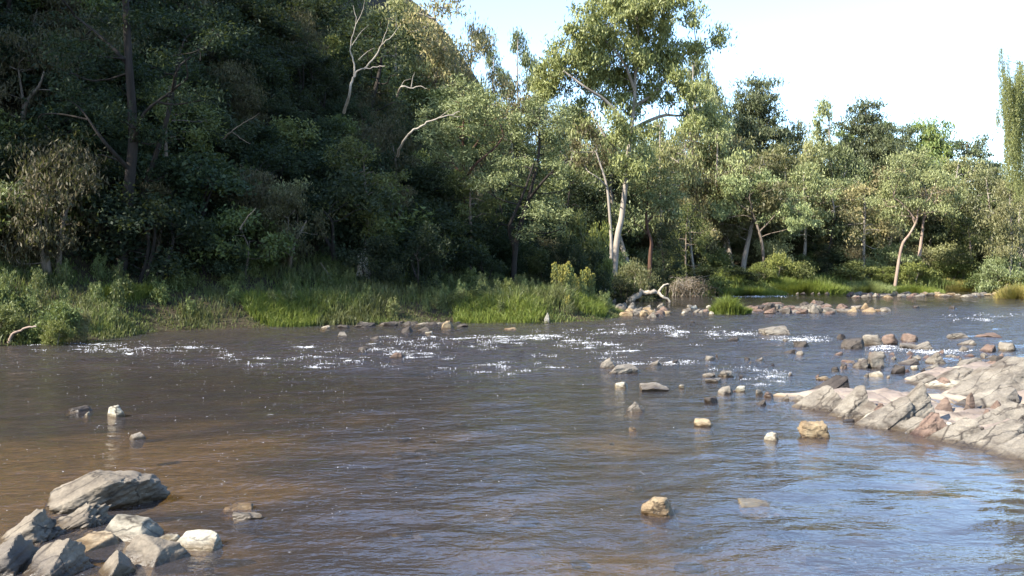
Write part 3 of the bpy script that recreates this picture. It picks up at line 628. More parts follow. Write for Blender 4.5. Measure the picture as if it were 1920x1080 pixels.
# ------------------------------------------------------------------ rock shelf, right
SHELF = np.array([(4.55, 16.9), (4.67, 16.5), (4.98, 15.3), (5.24, 14), (5.57, 13), (5.86, 12.1), (5.98, 11.4), (6.15, 10), (6.6, 8), (8, 6), (15, 6), (15, 22), (9.6, 21.5), (8.3, 20.2), (7.55, 19.2), (7.9, 17.6), (7.3, 16.9), (6.3, 17.1), (5.5, 17.3), (4.55, 16.9)], float)
def shelf_h(x, y):
    d = pl_dist(SHELF, x, y)          # counter-clockwise: inside is positive
    wob = 0.10*fbm2(x, y, 1.4, 201, 3); d = d+wob
    up = 0.06*(1-np.exp(-np.maximum(d, 0)/0.25))+0.10*sstep(0.8, 3.0, d)
    # tilted beds: gentle rise to the right, sharp break
    s = (x*0.92+y*0.22+0.12*fbm2(x, y, 0.8, 205, 3))/0.50; fr_ = s-np.floor(s)
    saw = np.where(fr_ < 0.86, fr_/0.86, (1-fr_)/0.14)
    am = 0.13*sstep(-0.05, 0.4, d)*(0.35+0.65*_u(np.floor(s)))
    am = am*(1-0.8*np.exp(-(((x-7.15)/0.6)**2+((y-15.3)/1.1)**2)))
    back = 0.30*np.exp(-(((x-9.6)/1.2)**2+((y-17.3)/1.6)**2))+0.16*np.exp(-(((x-7.7)/0.9)**2+((y-12.8)/1.4)**2))
    hollow = -0.16*np.exp(-(((x-7.2)/0.75)**2+((y-15.2)/1.0)**2))
    z = np.where(d > -0.3, up+am*saw+back*sstep(0, .8, d)+hollow, 0)
    under = -0.035+0.34*np.minimum(d, 0)+0.02*fbm2(x, y, 2.5, 211, 3)
    bd = (x*0.42+y*0.16-z*0.9+0.05*fbm2(x, y, 1.1, 221, 3))/0.16; fb = bd-np.floor(bd)
    z = z+0.045*sstep(0, 0.3, d)*(np.where(fb < 0.8, fb/0.8, (1-fb)/0.2)-0.5)
    z = z*sstep(-0.12, 0.06, d)+under*(1-sstep(-0.12, 0.06, d))
    return z+0.022*fbm2(x, y, 3.2, 213, 4)*sstep(-0.1, 0.2, d)+0.006*fbm2(x, y, 14, 215, 3)
def _u(k): return _hash(k.astype(np.int64), np.zeros_like(k, dtype=np.int64), np.zeros_like(k, dtype=np.int64), 7)
sx_ = axis([(3.2, 9.5, 0.030), (9.5, 15, 0.15)]); sy_ = axis([(7, 10.5, 0.12), (10.5, 19.5, 0.035), (19.5, 22.5, 0.12)])
SX, SY = np.meshgrid(sx_, sy_); SZ = shelf_h(SX.ravel(), SY.ravel())
def shelf_mat():
    m, t, out = newmat('bedrock_shelf_stone')
    geo = N(t, 'ShaderNodeNewGeometry'); pos = geo.outputs['Position']
    n = noise(t, 1.6, 6, 0.62, pos, 0.5)
    c = ramp(t, n, [(0.28, (0.085, 0.070, 0.060)), (0.5, (0.15, 0.122, 0.104)), (0.72, (0.20, 0.166, 0.140))])
    mp = N(t, 'ShaderNodeMapping'); mp.inputs['Rotation'].default_value = (0, 0, -0.55); mp.inputs['Scale'].default_value = (5.5, 0.7, 1)
    t.links.new(pos, mp.inputs[0]); n2 = noise(t, 1.6, 5, 0.65, mp.outputs[0], 0.5)
    c = mixc(t, 0.8, c, ramp(t, n2, [(0.33, (0.42, 0.38, 0.36)), (0.44, (1, 1, 1)), (0.8, (1.1, 1.05, 1))]), 'MULTIPLY')
    sx = N(t, 'ShaderNodeSeparateXYZ'); t.links.new(pos, sx.inputs[0])
    nz = noise(t, 3.0, 3, 0.5, pos)
    ma = N(t, 'ShaderNodeMath', operation='MULTIPLY_ADD'); ma.inputs[1].default_value = -0.14; ma.inputs[2].default_value = 0.07; t.links.new(nz, ma.inputs[0])
    ad = N(t, 'ShaderNodeMath', operation='ADD'); t.links.new(sx.outputs[2], ad.inputs[0]); t.links.new(ma.outputs[0], ad.inputs[1])
    # pale dried silt just above the water line, tan silt below it
    silt = ramp(t, ad.outputs[0], [(0.0, (1, 1, 1)), (0.05, (1, 1, 1)), (0.11, (0, 0, 0))])
    c = mixc(t, silt, c, (0.26, 0.215, 0.165))
    sub_ = N(t, 'ShaderNodeMapRange'); sub_.inputs[1].default_value = 0.03; sub_.inputs[2].default_value = -0.01; t.links.new(sx.outputs[2], sub_.inputs[0])
    c = mixc(t, sub_.outputs[0], c, (0.13, 0.092, 0.052))
    deep = N(t, 'ShaderNodeMapRange'); deep.inputs[1].default_value = -0.03; deep.inputs[2].default_value = -0.22; t.links.new(ad.outputs[0], deep.inputs[0])
    c = mixc(t, deep.outputs[0], c, (0.03, 0.024, 0.014))
    p = N(t, 'ShaderNodeBsdfPrincipled'); p.inputs['Roughness'].default_value = 0.85; p.inputs['Specular IOR Level'].default_value = 0.2
    t.links.new(c, p.inputs['Base Color'])
    nb = noise(t, 14, 6, 0.65, pos); b1 = N(t, 'ShaderNodeBump'); b1.inputs['Strength'].default_value = 0.6; b1.inputs['Distance'].default_value = 0.02; t.links.new(nb, b1.inputs['Height'])
    b2 = N(t, 'ShaderNodeBump'); b2.inputs['Strength'].default_value = 0.5; b2.inputs['Distance'].default_value = 0.05; t.links.new(n2, b2.inputs['Height']); t.links.new(b1.outputs[0], b2.inputs['Normal'])
    t.links.new(b2.outputs[0], p.inputs['Normal']); t.links.new(p.outputs[0], out.inputs[0]); return m
M['shelf'] = shelf_mat()
shelf = obj('rock_shelf', make_mesh('rock_shelf', np.stack([SX.ravel(), SY.ravel(), SZ], -1), [grid_faces(len(sy_), len(sx_))], True), M['shelf'])
tag(shelf, kind='structure')
def bed_mesh(name, w, d, h, seed, sub=4):
    """tilted bed in real size: long slope rising to the right, broken right end; base z = 0"""
    r = np.random.default_rng(seed); dirs, f = ICO[sub]
    c = np.array([0.10*w, 0.0, 0.36*h]); k = lambda a, b: r.uniform(a, b)
    pk = k(0.22, 0.42)*w; low = k(0.03, 0.16)*h
    PL = [((-(h-low)/(pk+0.5*w), -k(0.05, 0.30), 1.0), (pk, 0, h)), ((0.95, -k(0.0, 0.45), k(-0.05, 0.4)), (pk+0.03*w, 0, h*0.8)), ((0.95, k(-0.2, 0.2), k(0.1, 0.3)), (0.47*w, 0, 0.2*h)),
          ((k(-0.25, 0.2), -0.92, k(0.2, 0.5)), (0, -0.46*d, 0.3*h)), ((k(-0.5, -0.2), -0.8, k(0.35, 0.7)), (-0.1*w, -0.40*d, 0.30*h)), ((k(-0.2, 0.2), 0.95, 0.2), (0, 0.48*d, 0.3*h)), ((-1, k(-0.3, 0.3), 0.2), (-0.5*w, 0, 0)), ((0.35, 0.1, 0.9), (pk, 0, h*1.0)), ((0, 0, -1), (0, 0, 0))]
    s_ = 0
    for n, p0 in PL:
        n = np.array(n); n = n/np.linalg.norm(n); hh = max(float(n@(np.array(p0)-c)), 0.04*h); s_ = s_+(np.maximum(dirs@n, 0)/hh)**60.0
    v = c+dirs/(s_**(1/60.0))[:, None]
    q = v*np.array([1, 1, 1])+seed*1.7; m = min(w, d, 2*h)
    v = v+dirs*(m*(0.022*fbm(q*3.0/max(m, .2), seed, 3)+0.014*fbm(q*9.0/max(m, .2), seed+3, 2)))[:, None]
    st = fbm(np.stack([(v[:, 0]*0.55-v[:, 2]*0.83)*14/max(m, .3)*0.5, v[:, 1]*1.2, v[:, 0]*0.6], -1), seed+9, 2)
    v = v+dirs*(0.028*m*np.tanh(st*9))[:, None]
    me = make_mesh(name, v, [f], True); me.set_sharp_from_angle(angle=math.radians(28)); return me
def slab(label, px, py, w, h, mat, z0=0.0, rz=0.22, deep=0.8, sub=None, rough=1.0, tilt=0.0):
    """(px,py) = front foot"""
    _rs[0] += 1; X, Y, _ = WG(px, py, z0); s_ = Y/FPX; ww, hh = w*s_*1.05, h*s_*1.1
    dd = max(0.62*ww, 0.32)
    me = bed_mesh('rock', ww, dd, hh+0.12, _rs[0], sub or (6 if w > 88 else 5))
    o = obj('rock', me, M[mat], None, (X, Y+0.40*dd, z0-0.12)); o.rotation_euler = (0, tilt, rz)
    return tag(o, label, 'rock', 'slabs of the rock shelf')
for a in [
 ('low wedge at the very tip of the rock shelf', 1500, 757, 34, 13, 'rock'),
 ('long dark wedge lying in the water behind the shelf tip', 1572, 738, 92, 28, 'rock_dark'),
 ('first broad tilted slab on the tip of the rock shelf', 1536, 768, 78, 38, 'rock'),
 ('narrow slab overlapping the first broad slab of the shelf', 1562, 773, 56, 34, 'rock'),
 ('second tilted slab of the shelf with a sharp upper corner', 1606, 783, 84, 50, 'rock'),
 ('thin slab between the second slab and the red-ended wedge', 1626, 788, 54, 28, 'rock'),
 ('small red-ended wedge left of the big shelf block', 1652, 793, 48, 30, 'rock_red'),
 ('low front slab at the waterline before the red-ended wedge', 1645, 797, 80, 18, 'rock_pale'),
 ('long slope of bare rock leading up to the big shelf block', 1684, 802, 110, 46, 'rock', 0.02),
 ('big upstanding block with a red broken end on the rock shelf', 1716, 797, 92, 70, 'rock', 0.04, 0.05),
 ('low cracked slab under the big shelf block', 1716, 812, 84, 24, 'rock', 0.0),
 ('wedge with a dark red end in front of the big shelf block', 1748, 815, 70, 36, 'rock_red', 0.03),
 ('low waterline slab right of the dark red wedge', 1772, 822, 90, 20, 'rock_pale', 0.0),
 ('broad cracked slab near the lower right of the shelf', 1818, 832, 110, 40, 'rock', 0.0, 0.15),
 ('waterline slab below the broad cracked slab', 1852, 842, 100, 22, 'rock_pale', 0.0, 0.15),
 ('wide bare slab at the right edge above the waterline', 1886, 846, 130, 46, 'rock', 0.0, 0.2),
 ('slab cut by the right edge at the waterline', 1930, 862, 130, 40, 'rock', 0.0, 0.2),
 ('upper bare slab sloping down from the right edge', 1905, 806, 120, 40, 'rock', 0.06, 0.2),
 ('low wedge on the left edge of the rear slabs', 1728, 722, 66, 18, 'rock', 0.0),
 ('pale waterline ledge below the rear slabs', 1790, 732, 110, 14, 'rock_pale', 0.0),
 ('dark red knob at the edge of the rear slabs', 1768, 728, 40, 18, 'rock_red', 0.0),
 ('broad tilted rear slab with a pink upper face', 1800, 724, 96, 30, 'rock', 0.02),
 ('rear slab between the pink one and the largest pale slab', 1842, 732, 84, 36, 'rock', 0.04),
 ('largest pale slab rising at the right edge of the picture', 1900, 745, 170, 62, 'rock', 0.06, 0.2),
 ('narrow slab below the largest pale slab', 1880, 756, 110, 26, 'rock', 0.08, 0.2),
 ]: slab(*a)
for (px, py, w, h, stl, mt, lab, z0) in [
 (1822, 756, 18, 20, 'pyramid', 'rock_red', 'small upright red stone on the pale silt', 0.10),
 (1818, 770, 16, 12, 'pyramid', 'rock_red', 'little pointed red stone below the upright one on the silt', 0.10),
 (1876, 776, 30, 26, 'pyramid', 'rock_red', 'rounded red stone at the right of the pale silt', 0.12),
 (1854, 780, 16, 12, 'wedge', 'rock_red', 'little red stone in the middle of the pale silt', 0.12),
 (1774, 768, 36, 22, 'wedge', 'rock_red', 'red-brown stone right behind the big shelf block', 0.10),
 (1802, 778, 10, 6, 'wedge', 'rock_dark', 'tiny dark pebble on the silt before the small upright red stone', 0.10),
 (1842, 806, 9, 6, 'wedge', 'rock_dark', 'tiny dark pebble on the slab right of the silt', 0.12),
 ]: rock_px(lab, px, py, w, h, stl, mt, 0.9, 'stones on the silt', 4, z0=z0, sink=0.10)

# ------------------------------------------------------------------ plant building blocks
def unit(v): return v/np.maximum(np.linalg.norm(v, axis=-1, keepdims=True), 1e-9)
def leaf_geo(pos, L, Wd, mode, rng):
    n = len(pos); r = rng.normal(size=(n, 3))
    if mode == 'hang': a = np.array([0, 0, -1.0])+0.55*r
    elif mode == 'up': a = np.array([0, 0, 1.0])+0.5*r
    elif mode == 'flat': a = r*np.array([1, 1, 0.35])
    else: a = r
    a = unit(a); b = unit(np.cross(a, rng.normal(size=(n, 3))))
    l = (L*rng.uniform(0.6, 1.35, n))[:, None]; w = (Wd*rng.uniform(0.7, 1.3, n))[:, None]
    v = np.stack([pos-a*l*0.5, pos+b*w*0.5-a*l*0.05, pos+a*l*0.5, pos-b*w*0.5-a*l*0.05], 1).reshape(-1, 3)
    return v, np.arange(n*4).reshape(-1, 4)
def tube(pts, r0, r1, sides=6):
    pts = np.asarray(pts, float); n = len(pts)
    tan = np.gradient(pts, axis=0); tan = unit(tan)
    ref = np.array([0.31, 0.87, 0.11]); u = unit(np.cross(tan, ref)); v = np.cross(tan, u)
    rad = r0+(r1-r0)*np.linspace(0, 1, n)**0.9
    th = np.linspace(0, 2*np.pi, sides, endpoint=False)
    ring = pts[:, None]+rad[:, None, None]*(np.cos(th)[None, :, None]*u[:, None]+np.sin(th)[None, :, None]*v[:, None])
    vs_ = ring.reshape(-1, 3); f = []
    i = np.arange(n-1)[:, None]*sides; j = np.arange(sides)[None, :]; j2 = (j+1) % sides
    f = np.stack([i+j, i+j2, i+sides+j2, i+sides+j], -1).reshape(-1, 4)
    return vs_, f
class Geo:
    def __init__(s): s.v = []; s.f = []; s.n = 0
    def add(s, v, f): s.v.append(v); s.f.append(np.asarray(f)+s.n); s.n += len(v)
    def mesh(s, name, smooth=False): return make_mesh(name, np.concatenate(s.v), [np.concatenate(s.f)], smooth)
def bend(a, b, rng, amt=0.12, n=6, sag=0.0):
    a = np.asarray(a, float); b = np.asarray(b, float); L = np.linalg.norm(b-a)
    t = np.linspace(0, 1, n)[:, None]; p = a+(b-a)*t
    o1 = rng.normal(size=3)*amt*L; o2 = rng.normal(size=3)*amt*L*0.5
    p = p+np.sin(t*np.pi)*o1+np.sin(t*2*np.pi)*o2
    p[:, 2] += sag*L*np.sin(t[:, 0]*np.pi); return p
def smooth_path(pts, k=4):
    pts = np.asarray(pts, float)
    if len(pts) < 3: return np.linspace(pts[0], pts[-1], 6)
    out = []
    P = np.vstack([2*pts[0]-pts[1], pts, 2*pts[-1]-pts[-2]])
    for i in range(1, len(P)-2):
        for t in np.linspace(0, 1, k, endpoint=False):
            out.append(0.5*((2*P[i])+(-P[i-1]+P[i+1])*t+(2*P[i-1]-5*P[i]+4*P[i+1]-P[i+2])*t*t+(-P[i-1]+3*P[i]-3*P[i+1]+P[i+2])*t**3))
    out.append(P[-2]); return np.array(out)

LEAFN, LEAFS = 2.0, 1.10
def grow(rng, trunks, blobs, leafL, leafW, mode, cpb=10.0, lpc=45, clump=0.38, twig=True, shell=0.55, limb=0.09, drop=0.0):
    """trunks: [(pts, r0, r1)], blobs: (n,6) centre+radii. returns trunk, branch, crown Geo"""
    T, B, L = Geo(), Geo(), Geo()
    tp = []
    for pts, r0, r1 in trunks:
        p = smooth_path(pts); 
        p = p+np.concatenate([[[0, 0, 0]], 0.02*r0*rng.normal(size=(len(p)-1, 3))])
        T.add(*tube(p, r0, r1, 9)); tp.append(p[len(p)//4:])
    tp = np.concatenate(tp)
    for bl in blobs:
        c = np.array(bl[:3]); R = np.array(bl[3:6])
        dd = np.linalg.norm((tp-c)*np.array([1, 1, 0.8]), axis=1)+np.where(tp[:, 2] > c[2]-0.2*R[2], 1.5, 0)
        a = tp[np.argmin(dd)]
        if twig: B.add(*tube(bend(a, c+np.array([0, 0, -0.2*R[2]]), rng, 0.10, 7), limb*0.55*(0.6+0.25*R.max()**0.5), limb*0.2, 5))
        n = max(4, int(cpb*(R[0]*R[1]*R[2])**(2/3)/clump**2*0.16))
        q = unit(rng.normal(size=(n, 3)))*(shell+(1-shell)*rng.uniform(0, 1, (n, 1))**0.6)*rng.uniform(0.75, 1.15, (n, 1))
        q[:, 2] = np.where(q[:, 2] < -0.35, q[:, 2]*0.6, q[:, 2])
        cc = c+q*R
        if twig:
            for k in range(0, n, 3):
                B.add(*tube(bend(c+np.array([0, 0, -0.2*R[2]])+rng.normal(size=3)*0.15*R, cc[k], rng, 0.12, 4), limb*0.2, limb*0.06, 3))
        m = (LEAFN*lpc*rng.uniform(0.45, 1.4, n)).astype(int)+3
        idx = np.repeat(np.arange(n), m)
        cr = (clump*rng.uniform(0.6, 1.35, n))[idx]
        pos = cc[idx]+rng.normal(size=(len(idx), 3))*cr[:, None]*np.array([0.62, 0.62, 0.42])
        if drop: pos[:, 2] -= np.abs(rng.normal(size=len(idx)))*cr*drop
        L.add(*leaf_geo(pos, leafL*LEAFS, leafW*LEAFS, mode, rng))
    return T, B, L
def plant(name, label, cat, base, geos, bark, leaf, group=None, bname='branches'):
    T, B, L = geos
    root = empty(name, base, label, cat, group)
    if T.v: obj('trunk', T.mesh('trunk', True), M[bark], root)
    if B.v: obj(bname, B.mesh(bname, True), M[bark], root)
    if L.v: obj('crown', L.mesh('crown'), M[leaf], root)
    return root

def px_tree(name, label, base_px, Y, trunks_px, blobs_px, bark, leaf, leafL, leafW, mode, seed, group=None, spread=2.2, bs=1.0, **kw):
    """hero tree laid out from photo coordinates at distance Y, with depth of its own"""
    rng = np.random.default_rng(seed); s = Y/FPX
    bx, by = base_px; X, _, Z = W(bx, by, Y); gz = Hs(X, Y)
    base = np.array([X, Y, gz-0.15])
    tr = []
    for pts, r0, r1 in trunks_px:
        P = []
        for i, p in enumerate(pts):
            q = np.array(W(p[0], p[1], Y)); q[1] += (p[2] if len(p) > 2 else 0); P.append(q-base)
        if pts[0] == base_px: P[0] = np.zeros(3)
        tr.append((P, r0, r1))
    bl = []
    for b in blobs_px:
        q = np.array(W(b[0], b[1], Y))-base; q[1] += (b[4] if len(b) > 4 else rng.uniform(-spread, spread))
        bl.append((*q, b[2]*s*bs, (b[2]+b[3])*0.5*s*bs, b[3]*s*bs))
    return plant(name, label, 'tree', base, grow(rng, tr, bl, leafL, leafW, mode, **kw), bark, leaf, group)

# ------------------------------------------------------------------ hero trees
px_tree('gum_tree', 'tallest gum with pale leaning trunk and sunlit yellow-green crown', (1148, 505), 66,
    [([(1148, 505), (1156, 455), (1166, 405), (1173, 340), (1178, 290), (1184, 240), (1190, 185), (1191, 120), (1196, 60), (1190, 10)], 0.23, 0.07),
     ([(1182, 265), (1160, 225, -1), (1130, 195, -1.5), (1095, 175, -2), (1055, 145, -2)], 0.17, 0.05),
     ([(1185, 245), (1215, 225, 1), (1250, 212, 1), (1285, 210, 1.5), (1320, 195, 2)], 0.16, 0.05),
     ([(1190, 140), (1208, 100, 1), (1225, 60, 1)], 0.12, 0.04), ([(1178, 300), (1140, 270, -1), (1110, 225, -1)], 0.12, 0.04),
     ([(1190, 170), (1165, 120, -1), (1130, 80, -1)], 0.12, 0.04), ([(1189, 200), (1235, 165, 1), (1275, 110, 1), (1310, 80, 1)], 0.13, 0.04)],
    [(1185, 28, 62, 34), (1135, 45, 48, 36), (1225, 40, 50, 36), (1255, 75, 36, 34), (1090, 60, 36, 34), (1160, 80, 50, 30), (1110, 95, 50, 30), (1195, 5, 58, 22), (1150, 0, 45, 20), (1240, 8, 34, 20),
     (1060, 110, 46, 26), (1032, 130, 34, 26), (1078, 140, 46, 26), (1050, 162, 36, 18), (1125, 140, 36, 28), (1160, 150, 30, 24), (1205, 105, 32, 28), (1235, 112, 36, 26), (1270, 100, 24, 30), (1260, 140, 28, 22),
     (1296, 52, 16, 24), (1318, 75, 16, 14), (1340, 70, 14, 13), (1300, 88, 18, 16), (1215, 150, 28, 26), (1190, 190, 26, 20), (1150, 190, 30, 22), (1095, 195, 34, 18), (1130, 235, 30, 18), (1240, 180, 24, 22), (1270, 165, 22, 18),
     (1165, 255, 30, 20), (1212, 240, 24, 18), (1310, 195, 36, 24), (1285, 180, 28, 18), (1335, 220, 36, 24), (1300, 230, 28, 16), (1180, 130, 30, 22), (1080, 215, 22, 12), (1185, 318, 22, 14, -1.5), (1162, 300, 20, 12, -1.5), (1200, 290, 24, 14, -1), (1120, 115, 30, 22), (1010, 150, 24, 18)],
    'bark_white', 'gum', 0.30, 0.085, 'hang', 3, cpb=12, lpc=62, clump=0.56, drop=0.5, shell=0.35, bs=1.2)
px_tree('gum_tree', 'slim white-trunked gum standing left of the tallest gum', (1146, 478), 65,
    [([(1146, 500), (1146, 455), (1143, 400), (1138, 350), (1128, 315), (1118, 285)], 0.13, 0.05), ([(1138, 350), (1120, 335, -.5), (1105, 325, -.5)], 0.06, 0.02)],
    [(1115, 280, 32, 22), (1090, 300, 26, 18), (1130, 300, 24, 16), (1105, 255, 30, 18), (1070, 275, 22, 14)],
    'bark_white', 'gum_brown', 0.24, 0.07, 'hang', 4, cpb=8, lpc=40, clump=0.5, shell=0.3, spread=1.2)
px_tree('wattle_tree', 'tall silver-green wattle with single dark red trunk before the dark gully', (864, 500), 50,
    [([(864, 500), (866, 440), (868, 390), (867, 345), (869, 300), (868, 250), (872, 200)], 0.15, 0.05), ([(868, 350), (890, 315, -1), (925, 285, -1), (945, 260, -1)], 0.09, 0.03), ([(868, 330), (845, 300, 1), (825, 270, 1)], 0.08, 0.03), ([(869, 300), (895, 260, 1), (910, 220, 1)], 0.07, 0.03)],
    [(866, 165, 46, 24), (835, 190, 44, 26), (895, 190, 46, 26), (925, 215, 40, 24), (860, 215, 46, 24), (818, 228, 36, 24), (905, 245, 44, 22), (865, 255, 40, 22), (828, 268, 38, 22), (940, 255, 32, 24), (812, 300, 30, 18), (850, 298, 40, 18), (895, 285, 36, 18), (835, 325, 36, 13), (955, 225, 26, 20)],
    'bark_red', 'wattle', 0.15, 0.050, 'rand', 5, cpb=11, lpc=62, clump=0.36, shell=0.5, spread=1.6)
px_tree('wattle_tree', 'forked silver-green wattle with black trunks right of the single-trunked one', (962, 520), 49,
    [([(962, 520), (966, 470), (975, 425), (990, 375), (1002, 330), (1010, 290), (1012, 240)], 0.15, 0.05), ([(966, 470), (955, 430, -.6), (968, 395, -.8), (985, 355, -1), (1000, 310, -1)], 0.11, 0.04), ([(990, 375), (1020, 340, -1), (1050, 310, -1), (1064, 302, -1)], 0.08, 0.03), ([(972, 430), (940, 420, .5), (925, 440, .5)], 0.05, 0.02), ([(1002, 330), (975, 290, 1), (960, 260, 1)], 0.06, 0.02)],
    [(1012, 205, 40, 22), (985, 225, 36, 22), (1045, 220, 34, 24), (1000, 250, 46, 22), (1050, 255, 36, 24), (965, 270, 36, 22), (1020, 285, 44, 20), (960, 305, 40, 20), (925, 330, 38, 22), (905, 350, 28, 18), (955, 345, 36, 20), (1000, 320, 36, 20), (1035, 325, 30, 20), (935, 375, 34, 16), (1015, 365, 30, 20), (1045, 385, 32, 20), (1010, 400, 34, 18), (1055, 410, 26, 16), (1020, 430, 40, 16), (985, 440, 24, 12), (1062, 350, 20, 20)],
    'bark_dark', 'wattle', 0.15, 0.050, 'rand', 6, cpb=11, lpc=62, clump=0.36, shell=0.5, spread=1.5)
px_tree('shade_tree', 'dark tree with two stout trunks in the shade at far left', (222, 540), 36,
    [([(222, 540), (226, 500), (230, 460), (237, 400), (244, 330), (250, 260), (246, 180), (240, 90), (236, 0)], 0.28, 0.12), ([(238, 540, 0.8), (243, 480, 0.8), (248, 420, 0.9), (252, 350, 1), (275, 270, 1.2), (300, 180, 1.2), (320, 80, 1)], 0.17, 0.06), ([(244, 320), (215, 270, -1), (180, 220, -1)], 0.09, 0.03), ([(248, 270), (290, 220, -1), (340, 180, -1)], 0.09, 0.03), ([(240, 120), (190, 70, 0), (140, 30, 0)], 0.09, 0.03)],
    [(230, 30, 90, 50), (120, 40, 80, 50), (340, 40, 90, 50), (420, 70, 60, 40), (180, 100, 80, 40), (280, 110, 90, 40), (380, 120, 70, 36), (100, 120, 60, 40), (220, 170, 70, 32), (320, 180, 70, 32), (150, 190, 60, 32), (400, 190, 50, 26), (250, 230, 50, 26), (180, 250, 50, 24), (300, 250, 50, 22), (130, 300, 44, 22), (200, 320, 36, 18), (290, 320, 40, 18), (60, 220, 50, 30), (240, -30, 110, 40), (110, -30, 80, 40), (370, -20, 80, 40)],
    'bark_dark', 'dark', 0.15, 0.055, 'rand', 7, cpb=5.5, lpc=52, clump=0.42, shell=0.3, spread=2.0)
px_tree('wattle_tree', 'small wattle with twisted reddish trunk right of the tallest gum', (1216, 508), 67,
    [([(1216, 508), (1219, 480), (1221, 455), (1213, 425), (1212, 395), (1216, 365)], 0.17, 0.05), ([(1214, 440), (1200, 425, -.5), (1188, 420, -.5)], 0.05, 0.02), ([(1213, 420), (1235, 390, .5), (1250, 370, .5)], 0.06, 0.02)],
    [(1215, 320, 34, 18), (1190, 340, 28, 18), (1245, 335, 30, 20), (1215, 350, 34, 18), (1265, 355, 24, 18), (1195, 370, 28, 16), (1240, 370, 30, 16), (1180, 395, 22, 12), (1222, 390, 28, 12), (1262, 385, 22, 14), (1255, 405, 20, 10)],
    'bark_red', 'wattle', 0.18, 0.06, 'rand', 8, cpb=10, lpc=55, clump=0.42, shell=0.45, spread=1.4)
px_tree('round_tree', 'round grey-green tree on the far bank in front of the brown scrub', (1434, 500), 83,
    [([(1434, 500), (1430, 465), (1422, 430), (1412, 400), (1405, 370)], 0.16, 0.06), ([(1424, 435), (1445, 410, -.5), (1465, 385, -.5)], 0.08, 0.03), ([(1412, 400), (1385, 380, .5), (1372, 365, .5)], 0.07, 0.03)],
    [(1405, 325, 34, 16), (1375, 345, 32, 20), (1435, 340, 36, 18), (1400, 360, 36, 20), (1470, 365, 32, 20), (1440, 375, 34, 18), (1370, 380, 26, 18), (1405, 395, 30, 14), (1485, 395, 28, 18), (1455, 405, 28, 14), (1360, 405, 22, 14), (1505, 420, 22, 16), (1475, 425, 24, 12)],
    'bark_brown', 'gum_grey', 0.20, 0.065, 'up', 9, cpb=11, lpc=60, clump=0.45, shell=0.5, spread=1.6)
px_tree('gum_tree', 'broad gum on two leaning pink trunks at the far right bank', (1676, 492), 86,
    [([(1676, 492), (1690, 465), (1705, 440), (1718, 415), (1722, 390)], 0.15, 0.06), ([(1733, 480, 1), (1737, 445, 1), (1741, 410, 1), (1748, 375, 1)], 0.16, 0.06), ([(1741, 410, 1), (1760, 380, 1), (1775, 360, 1)], 0.09, 0.03), ([(1718, 415), (1695, 385, 0), (1675, 370, 0)], 0.09, 0.03)],
    [(1700, 355, 36, 18), (1745, 345, 38, 20), (1670, 375, 30, 16), (1775, 370, 24, 20), (1715, 385, 34, 14), (1755, 395, 28, 14), (1685, 400, 28, 13), (1720, 325, 40, 18), (1690, 305, 30, 16), (1760, 310, 32, 18), (1725, 290, 34, 14), (1665, 335, 24, 16), (1780, 335, 20, 14)],
    'bark_pink', 'gum_grey', 0.24, 0.075, 'hang', 10, cpb=13, lpc=55, clump=0.52, shell=0.4, spread=1.8)

# ------------------------------------------------------------------ generic plants (built once, copied)
def blob_cloud(rng, n, h0, h1, R, flat=0.6, br=(0.5, 0.9)):
    out = []
    for i in range(n):
        t = (i+rng.uniform(0, 1))/n; z = h0+(h1-h0)*t
        rad = R*math.sin(math.pi*min(0.98, 0.22+0.70*t))**0.8
        a = rng.uniform(0, 6.28); k = math.sqrt(rng.uniform(0.05, 1))*rad
        b = rng.uniform(*br); out.append((k*math.cos(a), k*math.sin(a), z, b, b, b*flat))
    return out
PROTO = {}
def shrub(kind, name, cat, leaf, bark, h, R, nb, L, Wd, mode, seed, cpb=9, lpc=40, clump=0.28, br=(0.5, 0.85), flat=0.7, h0=0.35, shell=0.35):
    rng = np.random.default_rng(seed)
    tr = []
    for k in range(3):
        a = rng.uniform(0, 6.28); e = np.array([math.cos(a)*R*0.4, math.sin(a)*R*0.4, h*0.6])
        tr.append((bend((0.08*math.cos(a), 0.08*math.sin(a), -0.3), e, rng, 0.08, 5), 0.045*h**0.5, 0.02))
    g = grow(rng, tr, blob_cloud(rng, nb, h0, h*0.88, R, flat, br), L, Wd, mode, cpb=cpb, lpc=lpc, clump=clump, limb=0.035, shell=shell)
    PROTO[kind] = [plant(name, None, cat, (0, 0, 0), g, bark, leaf), 0]
def tree_proto(kind, name, leaf, bark, h, R, nb, L, Wd, mode, seed, h0=0.35, cpb=8, lpc=40, clump=0.5, br=(0.9, 1.6), flat=0.6, shell=0.35, drop=0.3, lean=0.06, limb=0.07):
    rng = np.random.default_rng(seed)
    top = np.array([rng.normal()*lean*h, rng.normal()*lean*h, h*0.9])
    tr = [(bend((0, 0, -0.4), top, rng, 0.03, 8), 0.022*h, 0.004*h)]
    g = grow(rng, tr, [(b[0]+top[0]*b[2]/h, b[1]+top[1]*b[2]/h, *b[2:]) for b in blob_cloud(rng, nb, h*h0, h*0.93, R, flat, br)], L, Wd, mode, cpb=cpb*1.35, lpc=lpc, clump=clump, shell=shell, drop=drop, limb=limb)
    PROTO[kind] = [plant(name, None, 'tree', (0, 0, 0), g, bark, leaf), 0]
